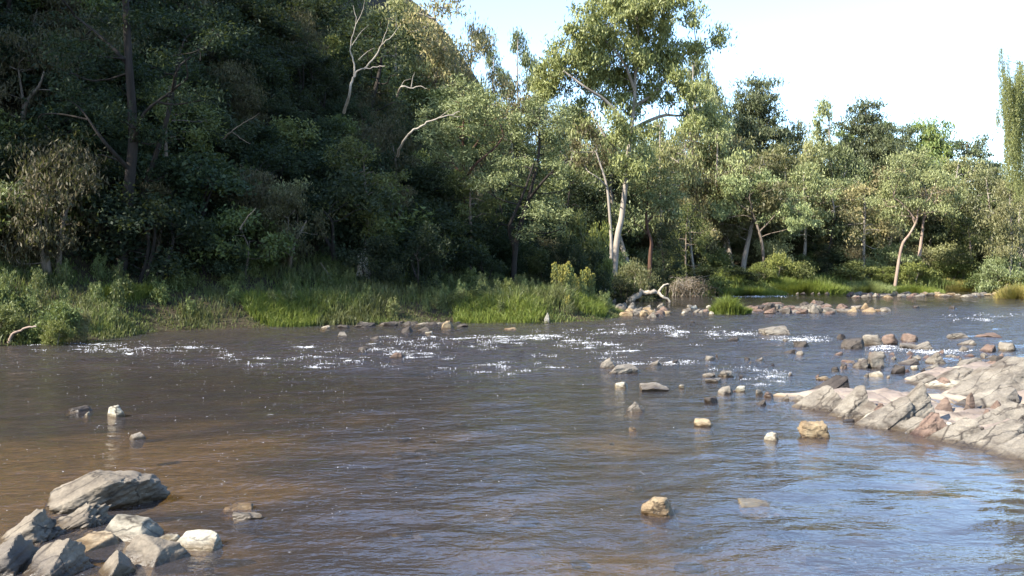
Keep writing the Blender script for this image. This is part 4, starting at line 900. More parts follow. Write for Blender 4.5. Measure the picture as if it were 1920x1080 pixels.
def conifer_proto(kind, name, leaf, h, R, seed, layers=11, dome=0.5, dense=1.0):
    rng = np.random.default_rng(seed); bl = []
    for i in range(layers):
        t = i/(layers-1); z = h*(0.12+0.84*t)
        rad = R*(1-t**2.2)**0.75*(0.75+0.25*math.sin(i*2.1))+0.25
        n = max(2, int(5*rad*0.8))
        for k in range(n):
            a = k*6.28/n+i*1.3+rng.uniform(-.4, .4); q = rad*rng.uniform(0.45, 0.95)
            bl.append((q*math.cos(a), q*math.sin(a), z+rng.normal()*0.15, rng.uniform(1.0, 1.6), rng.uniform(1.0, 1.6), 0.42))
    tr = [(bend((0, 0, -0.4), (0, 0, h*0.97), rng, 0.01, 8), 0.02*h, 0.003*h)]
    g = grow(rng, tr, bl, 0.26, 0.07, 'up', cpb=10*dense, lpc=40, clump=0.45, shell=0.25, limb=0.05)
    PROTO[kind] = [plant(name, None, 'tree', (0, 0, 0), g, 'bark_brown', leaf), 0]

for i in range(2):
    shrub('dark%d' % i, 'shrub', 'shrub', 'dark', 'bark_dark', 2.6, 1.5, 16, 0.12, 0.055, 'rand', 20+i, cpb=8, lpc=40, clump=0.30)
    shrub('brown%d' % i, 'tea_tree', 'tea tree', 'brownscrub', 'bark_brown', 3.0, 1.2, 15, 0.13, 0.030, 'up', 30+i, cpb=9, lpc=46, clump=0.28, flat=1.0)
    shrub('lime%d' % i, 'bush', 'bush', 'lime', 'bark_brown', 2.4, 1.1, 13, 0.13, 0.055, 'up', 40+i, cpb=8, lpc=34, clump=0.26)
    shrub('bush%d' % i, 'bush', 'bush', 'bush', 'bark_brown', 2.2, 1.6, 16, 0.15, 0.065, 'rand', 50+i, cpb=8, lpc=38, clump=0.32)
    tree_proto('gumgrey%d' % i, 'gum_tree', 'gum_grey', 'bark_white', 9, 2.6, 17, 0.24, 0.075, 'hang', 60+i, cpb=8, lpc=36, clump=0.5, br=(0.7, 1.25))
    tree_proto('gumbrown%d' % i, 'gum_tree', 'gum_brown', 'bark_white', 8, 2.6, 17, 0.22, 0.065, 'hang', 70+i, h0=0.3, cpb=7, lpc=34, clump=0.45, br=(0.7, 1.2), limb=0.09)
shrub('grey0', 'shrub', 'shrub', 'gum_grey', 'bark_brown', 2.3, 1.5, 15, 0.12, 0.045, 'up', 80, cpb=9, lpc=42, clump=0.3)
tree_proto('sapling0', 'tree', 'dark', 'bark_dark', 6.0, 1.7, 16, 0.15, 0.055, 'rand', 90, h0=0.25, cpb=7, lpc=40, clump=0.36, br=(0.55, 0.95))
tree_proto('sapling1', 'tree', 'bush', 'bark_brown', 6.0, 1.9, 16, 0.17, 0.06, 'rand', 91, h0=0.25, cpb=7, lpc=40, clump=0.38, br=(0.6, 1.0))
tree_proto('sparsegum', 'gum_tree', 'gum_grey', 'bark_white', 10, 2.0, 13, 0.26, 0.08, 'hang', 92, h0=0.4, cpb=9, lpc=36, clump=0.42, br=(0.55, 1.05), limb=0.06)
conifer_proto('pine0', 'pine_tree', 'pine', 12, 3.2, 95, 12)
conifer_proto('pine1', 'pine_tree', 'pine', 11, 3.0, 96, 10, dense=0.85)
conifer_proto('cypress', 'cypress_tree', 'cypress', 10, 2.6, 97, 12, dense=1.1)
def put(kind, loc, rz, s, label, group=None, tilt=(0, 0)):
    root, used = PROTO[kind]
    if not used:
        PROTO[kind][1] = 1
        root.location = loc; root.rotation_euler = (tilt[0], tilt[1], rz); root.scale = s if hasattr(s, '__len__') else (s, s, s)
        tag(root, label, None, group); return root
    return copy_thing(root, loc, rz, s, label, group, tilt)
HEIGHT = {}
def hgt(kind):
    if kind not in HEIGHT:
        me = [c for c in PROTO[kind][0].children if c.name.startswith('crown')][0].data
        a = np.empty(len(me.vertices)*3, np.float32); me.vertices.foreach_get('co', a); a = a.reshape(-1, 3)
        HEIGHT[kind] = (float(np.percentile(a[:, 2], 99.7)), float(np.percentile(np.abs(a[:, 0]), 99)))
    return HEIGHT[kind]
def put_px(kind, px, top, wpx, Y, label, group=None, rz=None, seed=0, base=None):
    """stand a plant of this kind at photo column px so that its top reaches row top and it is wpx wide"""
    X = (px-960)/FPX*Y; g = Hs(X, Y)-0.1
    hh, rr = hgt(kind); zt = CAMH-(top-HORIZON)/FPX*Y
    sz = (zt-g)/hh; sx = wpx*Y/FPX/(2*rr)
    return put(kind, (X, Y, g), rz if rz is not None else (px*0.37) % 6.28, (sx, sx, sz), label, group)

# named far and skyline trees
for (k, px, top, w, Y, lab) in [
 ('gumbrown0', 800, -15, 190, 74, 'brown-leaved gum leaning on the hill skyline left of the gap of sky'),
 ('gumbrown1', 880, 40, 130, 76, 'lower brown gum on the skyline nearest the gap of sky'),
 ('gumbrown1', 740, -5, 150, 70, 'brown gum on the hilltop above the bleached forked branch'),
 ('sparsegum', 1000, 52, 95, 96, 'thin gum showing two round tufts against the gap of sky'),
 ('sparsegum', 950, 90, 80, 92, 'small thin gum at the left of the gap of sky'),
 ('sparsegum', 1338, 92, 140, 92, 'open-crowned gum on the skyline right of the tallest gum'),
 ('gumgrey0', 1300, 150, 110, 88, 'dense gum behind the right side of the tallest gum'),
 ('pine0', 1425, 150, 170, 100, 'dark pine on the skyline between two open gums'),
 ('gumgrey1', 1370, 180, 100, 98, 'grey gum at the left foot of the skyline pine'),
 ('sparsegum', 1532, 193, 100, 100, 'pale thin gum standing alone against the white sky'),
 ('gumgrey0', 1500, 260, 90, 96, 'pale gum below and left of the lone thin gum'),
 ('pine0', 1624, 193, 165, 100, 'tallest dark pine of the right hand skyline'),
 ('pine1', 1692, 236, 125, 104, 'ragged pine right of the tallest dark pine'),
 ('cypress', 1742, 230, 140, 104, 'pointed golden-green cypress on the right hand skyline'),
 ('pine1', 1815, 262, 180, 106, 'wide dark pine at the right end of the skyline'),
 ('gumgrey1', 1885, 325, 120, 84, 'bushy grey-green gum at the right edge under the willow'),
 ('gumgrey0', 1590, 285, 130, 95, 'grey gum below the tallest dark pine'),
 ('gumbrown0', 1560, 340, 120, 91, 'brownish gum with pale limbs below the lone thin gum'),
 ('gumbrown1', 1350, 245, 130, 90, 'brown gum on the slope below the open-crowned gum'),
 ('gumbrown0', 1275, 240, 110, 84, 'brown gum right behind the twisted wattle'),
 ('gumgrey1', 1662, 262, 110, 99, 'grey gum between the tallest pine and the broad leaning gum'),
 ('sapling1', 1290, 380, 90, 75, 'green sapling on the bank between twisted wattle and round tree'),
 ('sapling1', 1820, 400, 100, 90, 'green tree behind the bushes at the right of the broad leaning gum'),
 ('sapling0', 1250, 420, 80, 70, 'dark sapling in the shade right of the twisted wattle'),
 ('gumbrown1', 1470, 290, 110, 93, 'brown gum below the skyline pine'),
 ('gumbrown0', 965, 150, 130, 80, 'brown gum below the gap of sky, left of the tallest gum'),
 ('gumbrown1', 1025, 165, 120, 82, 'brown gum behind the left side of the tallest gum'),
 ('gumgrey0', 1060, 200, 120, 78, 'grey gum behind the forked wattle'),
 ('gumbrown1', 1240, 215, 130, 80, 'brown gum behind the lower right limbs of the tallest gum'),
 ('gumgrey1', 1330, 215, 150, 86, 'wide dark gum under the open-crowned skyline gum'),
 ('gumbrown0', 1420, 255, 160, 92, 'wide brown gum in front of the skyline pine'),
 ('gumgrey0', 1548, 268, 150, 97, 'pale wide gum at the foot of the lone thin gum'),
 ('gumgrey1', 1482, 225, 120, 102, 'grey gum at the right shoulder of the skyline pine'),
 ('gumbrown1', 1620, 345, 150, 90, 'brown gum in front of the tallest dark pine'),
 ('gumgrey0', 1792, 292, 150, 98, 'grey gum in front of the wide dark pine'),
 ('gumgrey1', 1850, 318, 140, 95, 'grey gum left of the bushy one at the right edge'),
 ('gumbrown0', 1685, 300, 140, 95, 'brown gum behind the broad leaning gum'),
 ('gumgrey0', 1930, 335, 160, 90, 'grey gum cut by the right edge'),
 ('cypress', 1590, 245, 110, 107, 'green cypress at the left shoulder of the tallest dark pine'),
 ('pine1', 1775, 268, 130, 108, 'short dark pine between the golden cypress and the wide pine'),
 ('cypress', 1655, 232, 90, 109, 'green cypress squeezed between the tallest pine and the ragged pine'),
 ('pine1', 1400, 185, 110, 104, 'small pine at the left shoulder of the skyline pine'),
 ('pine0', 1860, 318, 110, 104, 'low dark pine behind the willow fronds'),
 ('sapling0', 1545, 400, 100, 88, 'dark tree right of the round grey-green tree'),
]: put_px(k, px, top, w, Y, lab, 'trees of the far slope')

# ------------------------------------------------------------------ scrub over the hillside and the far slope
SKY = np.array([(-300, -9999), (845, -9999), (870, 40), (905, 75), (935, 150), (1000, 185), (1250, 255), (1480, 300), (1560, 320), (1700, 340), (1850, 355), (2000, 345)], float)
rs = random.Random(77); placed = []; count = {}
LABELS = {
 'dark': 'dark green shrub', 'brown': 'brownish feathery tea-tree', 'lime': 'bright yellow-green bush', 'bush': 'mid green leafy bush',
 'grey': 'grey-green shrub', 'sapling': 'slender young tree'}
LABELS_FAR = dict(LABELS); LABELS_FAR.update({'gumgrey': 'grey-green gum', 'gumbrown': 'brown-green gum'})
PLACE = {False: ([(130, 'by the left edge'), (330, 'behind the two-trunked tree'), (520, 'right of the two-trunked tree'), (690, 'left of the bleached arching branch'), (820, 'around the bleached arching branch'), (940, 'behind the single-trunked wattle'), (9999, 'behind the forked wattle')],
                 [(40, 'at the top of the hill'), (170, 'high on the hill'), (300, 'halfway up the hill'), (410, 'low on the hill'), (9999, 'at the hill foot')]),
         True: ([(1180, 'behind the tallest gum'), (1300, 'behind the twisted wattle'), (1370, 'left of the round grey-green tree'), (1490, 'behind the round grey-green tree'), (1590, 'below the lone thin gum'), (1680, 'below the tallest pine'), (1780, 'by the broad leaning gum'), (1870, 'below the wide pine'), (9999, 'at the right edge')],
                [(330, 'high on the far slope'), (410, 'halfway up the far slope'), (470, 'low on the far slope'), (9999, 'near the far bank')])}
def scatter(n, xr, yr, kinds, labels, group, smin, smax, dmin, tries=60000, foot=0.4, margin=1.12):
    k = 0
    Xs = np.array([rs.uniform(*xr) for _ in range(tries)]); Ys = np.array([rs.uniform(*yr) for _ in range(tries)])
    Z = H(Xs, Ys); D2 = pl_dist(FOOT, Xs, Ys)
    for X, Y, g, d2 in zip(Xs, Ys, Z, D2):
        if k >= n: break
        if d2 < foot: continue
        px = 960+FPX*X/Y
        if px < 960-960*margin-60 or px > 960+960*margin: continue
        py = HORIZON-(g-CAMH)/Y*FPX
        if py < -90: continue
        kind = rs.choices([a for a, b in kinds], [b for a, b in kinds])[0]
        s = rs.uniform(smin, smax)
        if any((X-a)**2+(Y-b)**2 < (dmin*(0.6+0.4*s))**2 for a, b in placed): continue
        sub = [q for q in PROTO if q.startswith(kind) and q[len(kind):].isdigit()]; key = rs.choice(sub)
        hh, rr = hgt(key)
        top = HORIZON-(g+hh*s-CAMH)/Y*FPX
        lim = np.interp(px, SKY[:, 0], SKY[:, 1])
        if top < lim:
            s2 = (CAMH+(HORIZON-lim)/FPX*Y-g)/hh
            if s2 < 0.45*s: continue
            s = s2
        placed.append((X, Y)); py = HORIZON-(g+0.5*hh*s-CAMH)/Y*FPX
        where = PLACE[labels is LABELS_FAR]
        lab = labels[kind]+', '+[t for lim_, t in where[0] if px <= lim_][0]+' '+[t for lim_, t in where[1] if py <= lim_][0]
        put(key, (X, Y, g-0.1), rs.uniform(0, 6.28), (s*rs.uniform(.9, 1.25), s*rs.uniform(.9, 1.25), s), lab, group+': '+lab[:90], (rs.uniform(-.1, .1), rs.uniform(-.1, .1))); k += 1
    count[group] = k
HILLK = [('dark', 7), ('brown', 4), ('lime', 0.8), ('bush', 1.3), ('grey', 0.7), ('sapling', 1.8)]  # weighted to dark leaves, so colour deepens the hill's shade
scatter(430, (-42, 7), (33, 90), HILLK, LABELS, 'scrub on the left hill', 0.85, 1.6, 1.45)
FARK = [('dark', 0.5), ('brown', 2.5), ('lime', 2.2), ('bush', 3.5), ('grey', 3.5), ('sapling', 0.8), ('gumgrey', 1.6), ('gumbrown', 1.8)]
scatter(240, (4, 66), (74, 112), FARK, LABELS_FAR, 'thicket on the far slope', 0.95, 1.6, 1.9, foot=-1.0)
# unseen tall trees added left of the view to shade the slope
for i in range(16):
    X = -24.5-rs.uniform(0, 12); Y = 31+rs.uniform(0, 10)
    if X > -0.62*Y-7: X = -0.62*Y-7-rs.uniform(0, 4)
    put(rs.choice(['sapling0', 'gumgrey0', 'gumgrey1', 'sapling0']), (X, Y, Hs(X, Y)-0.2), rs.uniform(0, 6.28), rs.uniform(1.5, 2.0), 'unseen tall tree added left of the view to shade the hill', 'added shade trees left of the view')


# ------------------------------------------------------------------ grass
def blades(x, y, z, h, w, rng, lean=0.35):
    n = len(x); b = np.stack([x, y, z], -1); a = rng.uniform(0, 6.28, n)
    side = np.stack([np.cos(a), np.sin(a), np.zeros(n)], -1)*(w*rng.uniform(0.6, 1.4, n)*0.5)[:, None]
    ln = rng.normal(size=(n, 2))*lean; hh = h*rng.uniform(0.55, 1.3, n)
    mid = b+np.stack([ln[:, 0]*hh*0.3, ln[:, 1]*hh*0.3, hh*0.55], -1)
    tip = b+np.stack([ln[:, 0]*hh, ln[:, 1]*hh, hh*(1-0.25*np.abs(ln).sum(1).clip(0, 1))], -1)
    v = np.stack([b-side, b+side, mid+side*0.75, mid-side*0.75, tip], 1).reshape(-1, 3)
    k = np.arange(n)[:, None]*5
    return v, k+np.array([[0, 1, 2, 3]]), k+np.array([[3, 2, 4]])
def grass_obj(name, x, y, h, w, m, seed, lean=0.35, parent=None, loc=None):
    rng = np.random.default_rng(seed); z = H(x, y)-0.03
    if loc is not None: x, y, z = x-loc[0], y-loc[1], z-loc[2]
    v, q, t = blades(x, y, z, h, w, rng, lean)
    return obj(name, make_mesh(name, v, [q, t]), M[m], parent, loc)
rg = np.random.default_rng(55)
def bank_pts(n, xr, yr, d0, d1, fn=None):
    x = rg.uniform(*xr, n*6); y = rg.uniform(*yr, n*6); d = pl_dist(FARBANK, x, y)
    k = (d > d0) & (d < d1) & (np.abs(x) < 0.60*y+3)
    if fn is not None: k &= fn(x, y, d)
    x, y, d = x[k][:n], y[k][:n], d[k][:n]; return x, y, d
# left bank: tufted, knee to waist high
x, y, d = bank_pts(62000, (-24, 5.4), (24, 56), -0.12, 8.0, lambda x, y, d: (pl_dist(FOOT, x, y) < 1.5) & (rg.uniform(0, 1, len(x)) < 0.25+0.9*np.clip(fbm2(x, y, 0.9, 301, 3)+0.35, 0, 1)))
hh = (0.18+0.40*np.clip(fbm2(x, y, 0.55, 303, 3)+0.45, 0, 1.2))*(0.6+0.4*sstep(0, 1.2, d))
tag(grass_obj('bank_grass', x, y, hh, 0.035, 'grass', 1), 'shaded mixed grass covering the left bank', 'grass', kind='stuff')
# short grass tongues at the water edge; sun patches put into brighter colour
def tongue(cx, cy, rx, ry): return lambda x, y, d: ((x-cx)/rx)**2+((y-cy)/ry)**2 < 1
for i, (px, py, wpx, lab) in enumerate([(215, 617, 110, 'bright grass coloured as a sun patch at the water edge right of the round bush'), (525, 612, 150, 'yellow-green grass and weeds coloured as a sun patch in mid left bank'), (935, 606, 160, 'low grass tongue coloured as a sun patch left of the spit'), (1090, 598, 90, 'green grass on the point of the spit')]):
    X, Y, _ = WG(px, py); s_ = Y/FPX
    x, y, d = bank_pts(5200, (X-wpx*s_*0.6, X+wpx*s_*0.6), (Y-1, Y+3.2), -0.25, 2.4, tongue(X, Y+0.9, wpx*s_*0.55, 1.9))
    tag(grass_obj('bright_grass', x, y, 0.28+0.22*rg.uniform(0, 1, len(x)), 0.03, 'brightgrass', 20+i, 0.4), lab, 'grass', kind='stuff')
# far bank
x, y, d = bank_pts(42000, (5, 60), (60, 100), -0.3, 6.5, lambda x, y, d: rg.uniform(0, 1, len(x)) < 0.2+0.9*np.clip(fbm2(x, y, 0.35, 311, 3)+0.4, 0, 1))
hh = 0.45+0.75*np.clip(fbm2(x, y, 0.22, 313, 3)+0.3, 0, 1)
tag(grass_obj('far_bank_grass', x, y, hh, 0.075, 'fargrass', 3), 'lush bright grass along the far right bank', 'grass', kind='stuff')
def patch(name, px, py, wpx, depth, h, m, n, seed, lab, w=0.06, lean=0.25):
    X, Y, _ = WG(px, py); s_ = Y/FPX; r = np.random.default_rng(seed)
    a = r.uniform(0, 6.28, n); q = np.sqrt(r.uniform(0, 1, n)); x = X+wpx*0.5*s_*q*np.cos(a); y = Y+depth*0.5+depth*0.5*q*np.sin(a)
    tag(grass_obj(name, x, y, h*(1.1-0.5*q), w, m, seed, lean), lab, 'grass', kind='stuff')
patch('dry_grass', 1838, 547, 110, 3.5, 1.0, 'drygrass', 5000, 61, 'mound of dry yellow grass on the far bank at right')
patch('dry_grass', 1925, 561, 60, 3, 1.4, 'drygrass', 3000, 62, 'tall orange-yellow grass at the right edge')
patch('reeds', 1530, 551, 150, 3, 1.25, 'brightgrass', 7000, 63, 'bright green reed bed on the far bank', 0.07)
patch('reeds', 1645, 549, 90, 3, 1.1, 'weed', 4500, 64, 'bluish green reeds right of the bright reed bed', 0.07)
patch('reeds', 1735, 549, 100, 3.5, 0.9, 'brightgrass', 5000, 65, 'bright grass between the bluish reeds and the dry yellow mound', 0.07)
patch('reeds', 1420, 554, 130, 3, 0.8, 'brightgrass', 5000, 66, 'bright grass strip left of the bright reed bed', 0.07)
# green tuft on the mid river bar, with stone base
X, Y, _ = WG(1376, 591); r = np.random.default_rng(71); n = 2600
tu = empty('grass_tuft', (X, Y+0.7, 0), 'bright green grass tuft growing on the stone bar in mid river', 'grass tuft')
a = r.uniform(0, 6.28, n); q = np.sqrt(r.uniform(0, 1, n)); bx = 0.95*q*np.cos(a); by = 0.6*q*np.sin(a)
v, f4, f3 = blades(bx, by, np.full(n, 0.02), 0.30+0.55*np.exp(-((bx+0.15)/0.5)**2), 0.035, r, 0.4)
obj('blades', make_mesh('blades', v, [f4, f3]), M['brightgrass'], tu)
obj('root_mound', rock_mesh('root_mound', (1.9, 1.2, 0.35), 'slab', 72, 3), M['rock_dark'], tu, (0, 0, -0.22))

# ------------------------------------------------------------------ weeds and bank plants
def weed_proto(kind, name, leaf, h, seed, n=260, R=0.16, L=0.13, Wd=0.028, stems=3, top=None):
    rng = np.random.default_rng(seed); S, Lf, Tp = Geo(), Geo(), Geo()
    for k in range(stems):
        a = rng.uniform(0, 6.28); hs = h*rng.uniform(0.7, 1.05); e = np.array([math.cos(a)*0.22*h*rng.uniform(0.2, 1), math.sin(a)*0.22*h*rng.uniform(0.2, 1), hs])
        p = bend((0.03*math.cos(a), 0.03*math.sin(a), -0.1), e, rng, 0.04, 6); S.add(*tube(p, 0.012, 0.004, 4))
        t = rng.uniform(0.12, 1.0, n); i = t*5; i0 = np.clip(i.astype(int), 0, 4); c = p[i0]+(p[i0+1]-p[i0])*(i-i0)[:, None]
        ps = c+rng.normal(size=(n, 3))*(R*(1.15-t))[:, None]*np.array([1, 1, 0.5]); Lf.add(*leaf_geo(ps, L, Wd, 'up', rng))
        if top:
            m = 130; tt = rng.uniform(0.62, 1.02, m); ps = p[-1]*tt[:, None]+rng.normal(size=(m, 3))*(0.13*(1.25-tt))[:, None]; Tp.add(*leaf_geo(ps, 0.09, 0.05, 'up', rng))
    root = empty(name, (0, 0, 0), None, 'plant'); obj('stem', S.mesh('stem', True), M['bark_brown'], root); obj('crown', Lf.mesh('crown'), M[leaf], root)
    if top: obj('seed_heads', Tp.mesh('seed_heads'), M[top], root)
    PROTO[kind] = [root, 0]
weed_proto('weed0', 'tall_weed', 'weed', 1.15, 201); weed_proto('weed1', 'tall_weed', 'weed', 1.0, 202, stems=4, R=0.2)
weed_proto('weed2', 'tall_weed', 'bush', 0.9, 203, stems=5, R=0.22, L=0.14, Wd=0.05)
weed_proto('fennel', 'yellow_weed', 'weed', 1.5, 204, stems=4, R=0.18, top='yellowtop')
rw = random.Random(9); pts = []
for _ in range(9000):
    if len(pts) >= 120: break
    X, Y = rw.uniform(-20, 4.6), rw.uniform(26, 48); 
    if abs(X) > 0.56*Y: continue
    d = float(pl_dist(FARBANK, np.array([X]), np.array([Y]))[0])
    if d < 0.5 or d > 6.0 or any((X-a)**2+(Y-b)**2 < 0.35 for a, b in pts): continue
    if float(pl_dist(FOOT, np.array([X]), np.array([Y]))[0]) > 1.0: continue
    pts.append((X, Y)); px = 960+FPX*X/Y; k = rw.choice(['weed0', 'weed1', 'weed2', 'weed0'])
    if 1060 < px < 1115: k = 'fennel' if rw.random() < 0.35 else k
    where = [t for l, t in [(130, 'by the round bush at the left edge'), (330, 'below the two-trunked tree'), (480, 'between the two lit grass patches'), (640, 'behind the yellow-green grass patch'), (800, 'above the dark bank stones'), (960, 'below the single-trunked wattle'), (1040, 'left of the yellow weeds'), (9999, 'on the spit')] if px <= l][0]
    row = 'front row' if d < 2 else ('middle row' if d < 4 else 'back row')
    kind_ = {'weed0': 'slim upright weed', 'weed1': 'spreading weed', 'weed2': 'broad-leaved weed', 'fennel': 'yellow-topped weed'}[k]
    lab = '%s %s, %s' % (kind_, where, row)
    put(k, (X, Y, Hs(X, Y)-0.03), rw.uniform(0, 6.28), rw.uniform(0.5, 0.95), lab, 'bank weeds: '+lab)
for i, (px, py, Y, s_) in enumerate([(1047, 560, 42.5, 1.0), (1066, 558, 42.8, 1.05), (1056, 562, 42.2, 0.85), (1095, 560, 43, 0.95), (1106, 562, 43.4, 0.9)]):
    X = (px-960)/FPX*Y
    put('fennel', (X, Y, Hs(X, Y)-0.03), i*1.1, s_, ['leftmost tall yellow-topped weed on the spit', 'tallest golden weed on the spit', 'short yellow weed between the two golden ones', 'pale yellow weed on the right part of the spit', 'rightmost yellow-tipped weed on the spit'][i], 'yellow weeds on the spit')
for (k, px, top, w, Y, lab) in [
 ('bush0', 105, 565, 95, 28.0, 'round leafy bush at the water edge near the left edge'),
 ('lime0', 105, 600, 70, 27.4, 'low bright green shrub in front of the round bush at the left edge'),
 ('grey0', 150, 580, 60, 28.6, 'grey twiggy shrub at the right of the round bush'),
 ('bush1', 20, 575, 70, 27.6, 'green bush cut by the left edge at the water'),
 ('grey0', 1190, 487, 90, 63, 'dark rounded shrub under the tallest gum by the pool'),
 ('dark0', 1165, 515, 70, 62, 'dark low shrub at the left of the pool'),
 ('dark1', 1235, 500, 60, 68, 'dark shrub at the foot of the twisted wattle'),
 ('bush1', 1085, 395, 80, 55, 'lit bush right of the forked wattle'),
 ('lime1', 1120, 420, 60, 57, 'yellow-green bush between the forked wattle and the white trunks'),
 ('dark1', 1060, 440, 90, 52, 'dark bush behind the yellow weeds'),
 ('dark0', 1110, 465, 90, 54, 'dark bush at the foot of the slim white gum'),
 ('dark1', 790, 420, 110, 42, 'blue-green dark bush below the arching branch'),
 ('dark0', 700, 440, 100, 41, 'dark bush right of the pale outcrop'),
 ('dark0', 910, 470, 90, 46, 'dark bush between the two wattles'),
 ('lime0', 1460, 475, 70, 82, 'bright bush on the bank under the round grey-green tree'),
 ('bush1', 1500, 490, 70, 83, 'blue-green bush above the reed bed'),
 ('lime0', 1425, 492, 55, 81, 'small lime bush left of the bright bush'),
 ('lime0', 1715, 492, 90, 88, 'rounded green bush in front of the leaning pink trunks'),
 ('lime1', 1790, 490, 100, 91, 'wide green bush right of the leaning pink trunks'),
 ('grey0', 1880, 470, 110, 84, 'tall grey-green bush at the right bank'),
 ('lime1', 1900, 515, 70, 83, 'lime bush at the foot of the right bank gum'),
 ('bush1', 1600, 490, 90, 87, 'green bush behind the bluish reeds'),
 ('lime1', 1645, 500, 80, 88.5, 'green bush left of the leaning pink trunks'),
 ('dark1', 1380, 500, 90, 80, 'dark bush behind the dead brush'),
 ('dark0', 1310, 500, 80, 78, 'dark bush above the dead brush'),
 ('bush1', 1345, 518, 60, 77, 'green bush right of the dead brush'),
 ('lime0', 1400, 525, 60, 79, 'low lime bush on the far bank behind the tuft'),
 ('dark0', 1560, 470, 100, 89, 'dark bush below the brownish pale-limbed gum'),
 ('bush0', 1850, 500, 80, 86, 'leafy bush above the dry yellow grass'),
]: put_px(k, px, top, w, Y, lab, 'bank bushes')

# ------------------------------------------------------------------ dead wood
def wood(name, label, Y, paths, mat='deadwood', cat='branch', group=None, sub=6):
    """paths: [(list of (px,py[,dy]), r0, r1)] at distance Y"""
    base = np.array(W(paths[0][0][0][0], paths[0][0][0][1], Y))
    root = empty(name, base, label, cat, group)
    for i, (pts, r0, r1) in enumerate(paths):
        P = np.array([np.array(W(p[0], p[1], Y))+np.array([0, p[2] if len(p) > 2 else 0, 0])-base for p in pts])
        g = Geo(); p = smooth_path(P); rr = np.random.default_rng(i+int(Y)); p[1:-1] += rr.normal(size=p[1:-1].shape)*r0*0.25
        g.add(*tube(p, r0*(0.75 if name == 'dead_branch' else 1), r1*0.6, 7)); obj('trunk' if i == 0 else 'branch', g.mesh('wood', True), M[mat], root)
    return root
wood('dead_branch', 'bleached forked dead branch high on the left hill', 45, [([(638, 205, 1), (655, 175), (663, 145), (672, 133), (700, 126), (722, 124)], 0.10, 0.03), ([(664, 145), (664, 120), (657, 95), (660, 70), (668, 40), (662, 10)], 0.06, 0.015), ([(682, 130), (705, 105), (715, 85), (735, 68), (752, 45)], 0.06, 0.015), ([(660, 85), (675, 62), (690, 48)], 0.03, 0.01), ([(715, 85), (722, 65), (730, 40)], 0.03, 0.01), ([(672, 112), (690, 96), (702, 90)], 0.03, 0.01), ([(668, 45), (680, 20), (684, 0)], 0.025, 0.01)])
wood('dead_branch', 'bleached arching branch leaning over the scrub by the wattle', 43, [([(738, 286, 1.5), (750, 268, .5), (772, 248), (795, 232), (822, 221), (845, 216), (862, 209)], 0.085, 0.025), ([(822, 221), (832, 214), (845, 203)], 0.025, 0.01), ([(845, 216), (856, 219), (866, 217)], 0.02, 0.01)])
wood('dead_branch', 'short curved bleached branch between the two larger ones', 45, [([(740, 174, 1), (752, 162), (770, 165), (785, 162), (800, 166)], 0.06, 0.025), ([(771, 163), (774, 145), (778, 135)], 0.025, 0.01), ([(752, 163), (758, 152), (770, 148)], 0.02, 0.01)])
wood('dead_branch', 'thin grey dead branch in the deep shade left of centre', 37, [([(405, 254, 1), (430, 250), (445, 238), (468, 224), (486, 212)], 0.035, 0.012), ([(436, 248), (455, 262), (470, 270)], 0.02, 0.01)], 'bark_brown')
wood('dead_branch', 'thin pale stick leaning on the dark slope at left', 37, [([(148, 285, .5), (152, 270), (156, 258)], 0.03, 0.02)], 'bark_brown')
wood('dead_branch', 'crooked pale stick left of the stout trunks', 36, [([(168, 370, .5), (172, 352), (178, 335), (184, 325)], 0.03, 0.015)], 'bark_brown')
wood('dead_branch', 'pale leaning pole at the foot of the dark slope', 40, [([(622, 525, 0), (612, 508), (600, 492)], 0.03, 0.015)], 'bark_brown')
for i, (pts, lab) in enumerate([([(45, 505, .5), (50, 470), (52, 430), (50, 400)], 'thin bare stem at far left below the dark canopy'), ([(120, 520, 0), (117, 490), (106, 465)], 'thin bare stem left of the stout trunks'), ([(278, 470, 0), (280, 430), (277, 395)], 'thin bare stem right of the stout trunks'), ([(8, 490, 0), (12, 440), (14, 390)], 'thin bare stem at the very left edge'), ([(450, 430, 0), (462, 410), (480, 390)], 'thin slanting stem in the dark hollow')]):
    wood('bare_stem', lab, 36.5, [(pts, 0.035, 0.02)], 'bark_brown', 'stem')
wood('curved_root', 'curved bleached root arching into the water at the left edge', 27.3, [([(16, 643), (22, 630), (35, 620), (52, 614), (68, 612)], 0.05, 0.035)], 'bark_pink', 'root')
wood('driftwood_log', 'pale driftwood log with upturned limb lying across the pool', 62, [([(1178, 566), (1190, 556), (1206, 550), (1225, 549), (1238, 552), (1256, 566)], 0.24, 0.12), ([(1234, 551), (1238, 542), (1247, 534), (1254, 532)], 0.09, 0.06), ([(1224, 549), (1227, 542)], 0.07, 0.05), ([(1190, 556), (1189, 550)], 0.08, 0.05)], 'deadwood', 'driftwood')
wood('driftwood_log', 'short pale log floating before the driftwood log', 63, [([(1201, 566), (1213, 565), (1224, 565)], 0.10, 0.08)], 'deadwood', 'driftwood')
wood('driftwood_roots', 'tangle of bleached roots at the back of the spit', 56, [([(1128, 572), (1127, 555), (1126, 545), (1131, 538)], 0.10, 0.06), ([(1131, 538), (1138, 548), (1143, 552)], 0.06, 0.03), ([(1118, 566), (1128, 568), (1140, 562), (1144, 560)], 0.14, 0.10), ([(1135, 570), (1142, 560)], 0.10, 0.07), ([(1111, 555), (1115, 545), (1112, 540)], 0.05, 0.03), ([(1112, 532), (1122, 532), (1128, 534)], 0.05, 0.03)], 'deadwood', 'driftwood')
